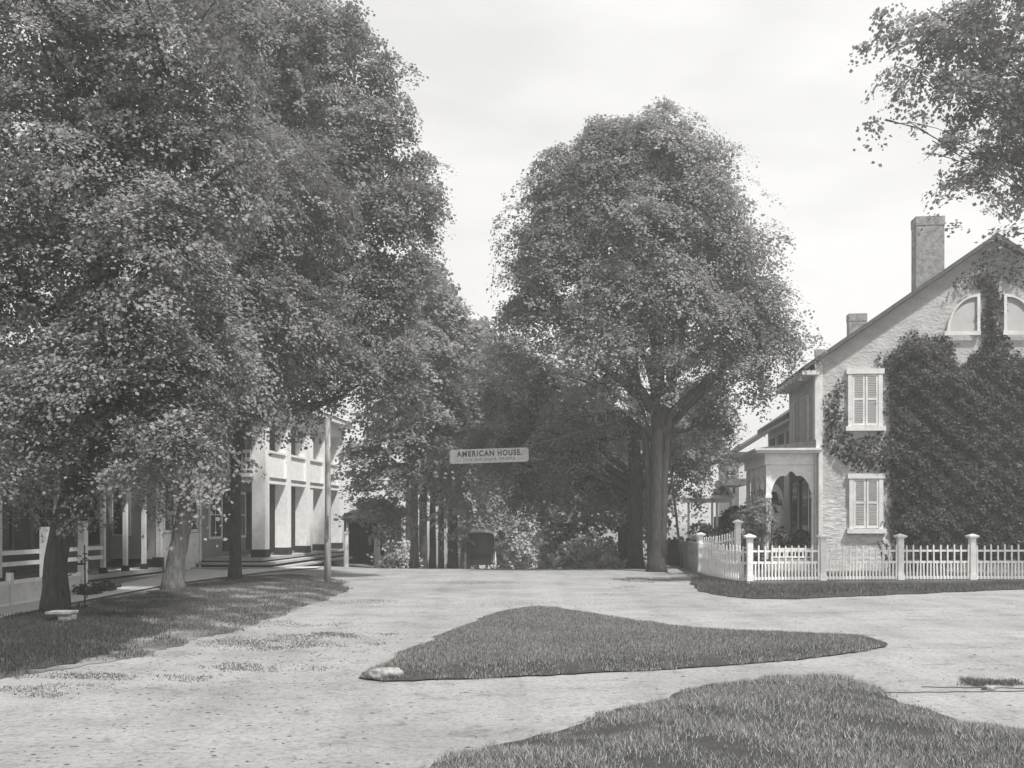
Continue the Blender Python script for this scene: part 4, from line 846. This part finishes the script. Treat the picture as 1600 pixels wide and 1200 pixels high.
tree('maple_tree', 'darker maple close behind the great maple trunk', (993 - 800) / F * 34.6, 34.6,
     [LB(870, 690, 34.6, 75, 50), LB(790, 650, 35, 50, 45), LB(830, 590, 35, 60, 55), LB(800, 560, 35.4, 55, 50), LB(920, 680, 34.6, 55, 50), LB(770, 700, 35, 30, 35), LB(850, 760, 35.5, 55, 30), LB(960, 750, 36, 50, 40), LB(1060, 690, 36, 44, 50), LB(1085, 700, 36.5, 28, 44), LB(1110, 640, 36.5, 26, 36)],
     [(0, 0, 0, .27), (0, 0, 2, .25), (-.05, 0, 5, .22), (-.2, 0, 8, .12)], M['bark'], M['leafb'], 2600, 42, .52, .092, 131, GL)
tree('maple_tree', 'shaded maple trunk beyond the pale bushes east of the street', (976 - 800) / F * 39, 39,
     [LB(900, 770, 40, 60, 40), LB(940, 800, 40, 40, 26), LB(860, 720, 40, 60, 50), LB(1000, 760, 40, 50, 50), LB(1060, 630, 40, 40, 50)],
     [(0, 0, 0, .3), (0, 0, 2, .27), (-.1, 0, 6, .2)], M['bark'], M['leafdim'], 800, 34, .6, .16, 132, GL)
c0 = (1066 - 800) / F * 33
tree('sapling', 'thin leaning sapling stem between the great maple and the side fence', c0, 33, [],
     [(0, 0, 0, .05), (-.12, 0, 1.0, .045), (-.3, 0, 2.5, .04), (-.45, 0, 4.0, .03)], M['greybark'], M['leafb'], 0, 0, 1, 1, 133, limbs=False, rough=.02)
# elm high over the house, trunk out of frame
tree('elm_tree', 'pale airy elm boughs reaching over the ivy house roof', 16.8, 21.5,
     [LB(1390, 22, 21.5, 36, 14), LB(1440, 45, 21.5, 60, 40), LB(1520, 30, 21.5, 90, 60), LB(1580, 120, 21.5, 80, 70), LB(1430, 120, 21.5, 40, 26), LB(1500, 150, 21.5, 70, 34), LB(1360, 200, 21.5, 24, 12), LB(1420, 190, 21.5, 46, 18), LB(1490, 230, 21.5, 50, 22), LB(1560, 235, 21.5, 50, 36), LB(1500, 280, 21.5, 26, 14),
      LB(1590, 340, 21.5, 30, 16), LB(1610, 280, 21.5, 40, 30), LB(1680, 100, 21.5, 110, 180), LB(1780, 60, 22, 160, 200), LB(1960, 100, 22.5, 160, 220), LB(1700, -120, 22, 240, 120), LB(1345, 75, 21.5, 12, 10)],
     [(0, 0, 0, .4), (0, 0, 3, .34), (-.1, 0, 6, .3), (-.4, 0, 9, .22), (-.8, 0, 13, .12)], M['bark'], M['leafpale'], 2700, 38, .42, .085, 140, up=.5, fill=.7, thick=.05)
# bushes at the street end
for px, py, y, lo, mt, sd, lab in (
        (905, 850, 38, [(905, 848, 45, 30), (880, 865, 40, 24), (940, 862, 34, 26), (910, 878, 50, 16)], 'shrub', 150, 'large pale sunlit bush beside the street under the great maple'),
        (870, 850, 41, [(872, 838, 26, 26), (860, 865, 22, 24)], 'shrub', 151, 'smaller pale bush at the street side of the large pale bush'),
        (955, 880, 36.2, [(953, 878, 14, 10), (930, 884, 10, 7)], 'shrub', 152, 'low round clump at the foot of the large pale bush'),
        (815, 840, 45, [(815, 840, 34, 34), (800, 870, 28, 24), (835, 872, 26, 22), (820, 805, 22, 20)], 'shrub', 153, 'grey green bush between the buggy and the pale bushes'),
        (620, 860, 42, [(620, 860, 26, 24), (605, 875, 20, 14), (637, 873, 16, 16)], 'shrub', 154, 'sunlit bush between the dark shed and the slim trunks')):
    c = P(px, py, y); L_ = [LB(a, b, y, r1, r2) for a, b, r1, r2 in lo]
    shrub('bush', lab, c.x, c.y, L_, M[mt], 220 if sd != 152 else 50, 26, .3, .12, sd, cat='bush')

# ------------------------------------------------------------------ air, sky, light, camera
def haze():
    m = bpy.data.materials.new('haze_air'); m.use_nodes = True; N = m.node_tree.nodes; L = m.node_tree.links; N.clear()
    o = N.new('ShaderNodeOutputMaterial'); v = N.new('ShaderNodeVolumePrincipled'); v.inputs['Density'].default_value = HAZE; v.inputs['Color'].default_value = (1, 1, 1, 1); v.inputs['Anisotropy'].default_value = .2
    L.new(v.outputs[0], o.inputs['Volume'])
    b = MB().box(-620, 620, -210, 820, -5.5, 24).build('haze', m); tag(b, 'thin pale summer haze over the street', None, None, 'stuff')
HAZE = .0031
haze()
sc = bpy.context.scene
w = bpy.data.worlds.new('World'); sc.world = w; w.use_nodes = True; N = w.node_tree.nodes; L = w.node_tree.links
SUN = Vector((.34, -.36, .87)).normalized(); el = math.asin(SUN.z); az = math.atan2(SUN.x, SUN.y)
sky = N.new('ShaderNodeTexSky'); sky.sky_type = 'NISHITA'; sky.sun_disc = False; sky.sun_elevation = el; sky.sun_rotation = az
bw = N.new('ShaderNodeRGBToBW'); L.new(sky.outputs[0], bw.inputs[0])
tc = N.new('ShaderNodeTexCoord'); mp = N.new('ShaderNodeMapping'); mp.inputs['Scale'].default_value = (1, 1, 3.2); mp.inputs['Location'].default_value = (.3, .1, .7); L.new(tc.outputs['Generated'], mp.inputs[0])
nz = N.new('ShaderNodeTexNoise'); nz.inputs['Scale'].default_value = 2.2; nz.inputs['Detail'].default_value = 5; nz.inputs['Roughness'].default_value = .5; L.new(mp.outputs[0], nz.inputs['Vector'])
cr = N.new('ShaderNodeValToRGB'); e = cr.color_ramp.elements; e[0].position = .38; e[0].color = (7.0, 6.95, 6.8, 1); e[1].position = .6; e[1].color = (8.8, 8.72, 8.48, 1); L.new(nz.outputs['Fac'], cr.inputs[0])
mx = N.new('ShaderNodeMix'); mx.data_type = 'RGBA'; mx.inputs[0].default_value = .88; L.new(bw.outputs[0], mx.inputs[6]); L.new(cr.outputs[0], mx.inputs[7])
N['Background'].inputs[1].default_value = .1; L.new(mx.outputs[2], N['Background'].inputs[0])
sl = bpy.data.lights.new('sun', 'SUN'); sl.energy = 5.0; sl.angle = math.radians(3); sl.color = (1, .985, .955); so = bpy.data.objects.new('sun', sl); C.objects.link(so); so.rotation_euler = SUN.to_track_quat('Z', 'Y').to_euler(); so.location = (10, -20, 40)
cam = bpy.data.cameras.new('camera'); co = bpy.data.objects.new('camera', cam); C.objects.link(co); co.location = (0, 0, CAMZ); co.rotation_euler = (PI / 2, 0, 0)
cam.sensor_width = 36; cam.lens = 36 * F / 1600; cam.shift_y = (HZ - 600) / 1600; cam.clip_end = 2000; cam.clip_start = .05; sc.camera = co
sc.view_settings.view_transform = 'Standard'; sc.view_settings.look = 'None'; sc.view_settings.exposure = .38; sc.view_settings.gamma = 1
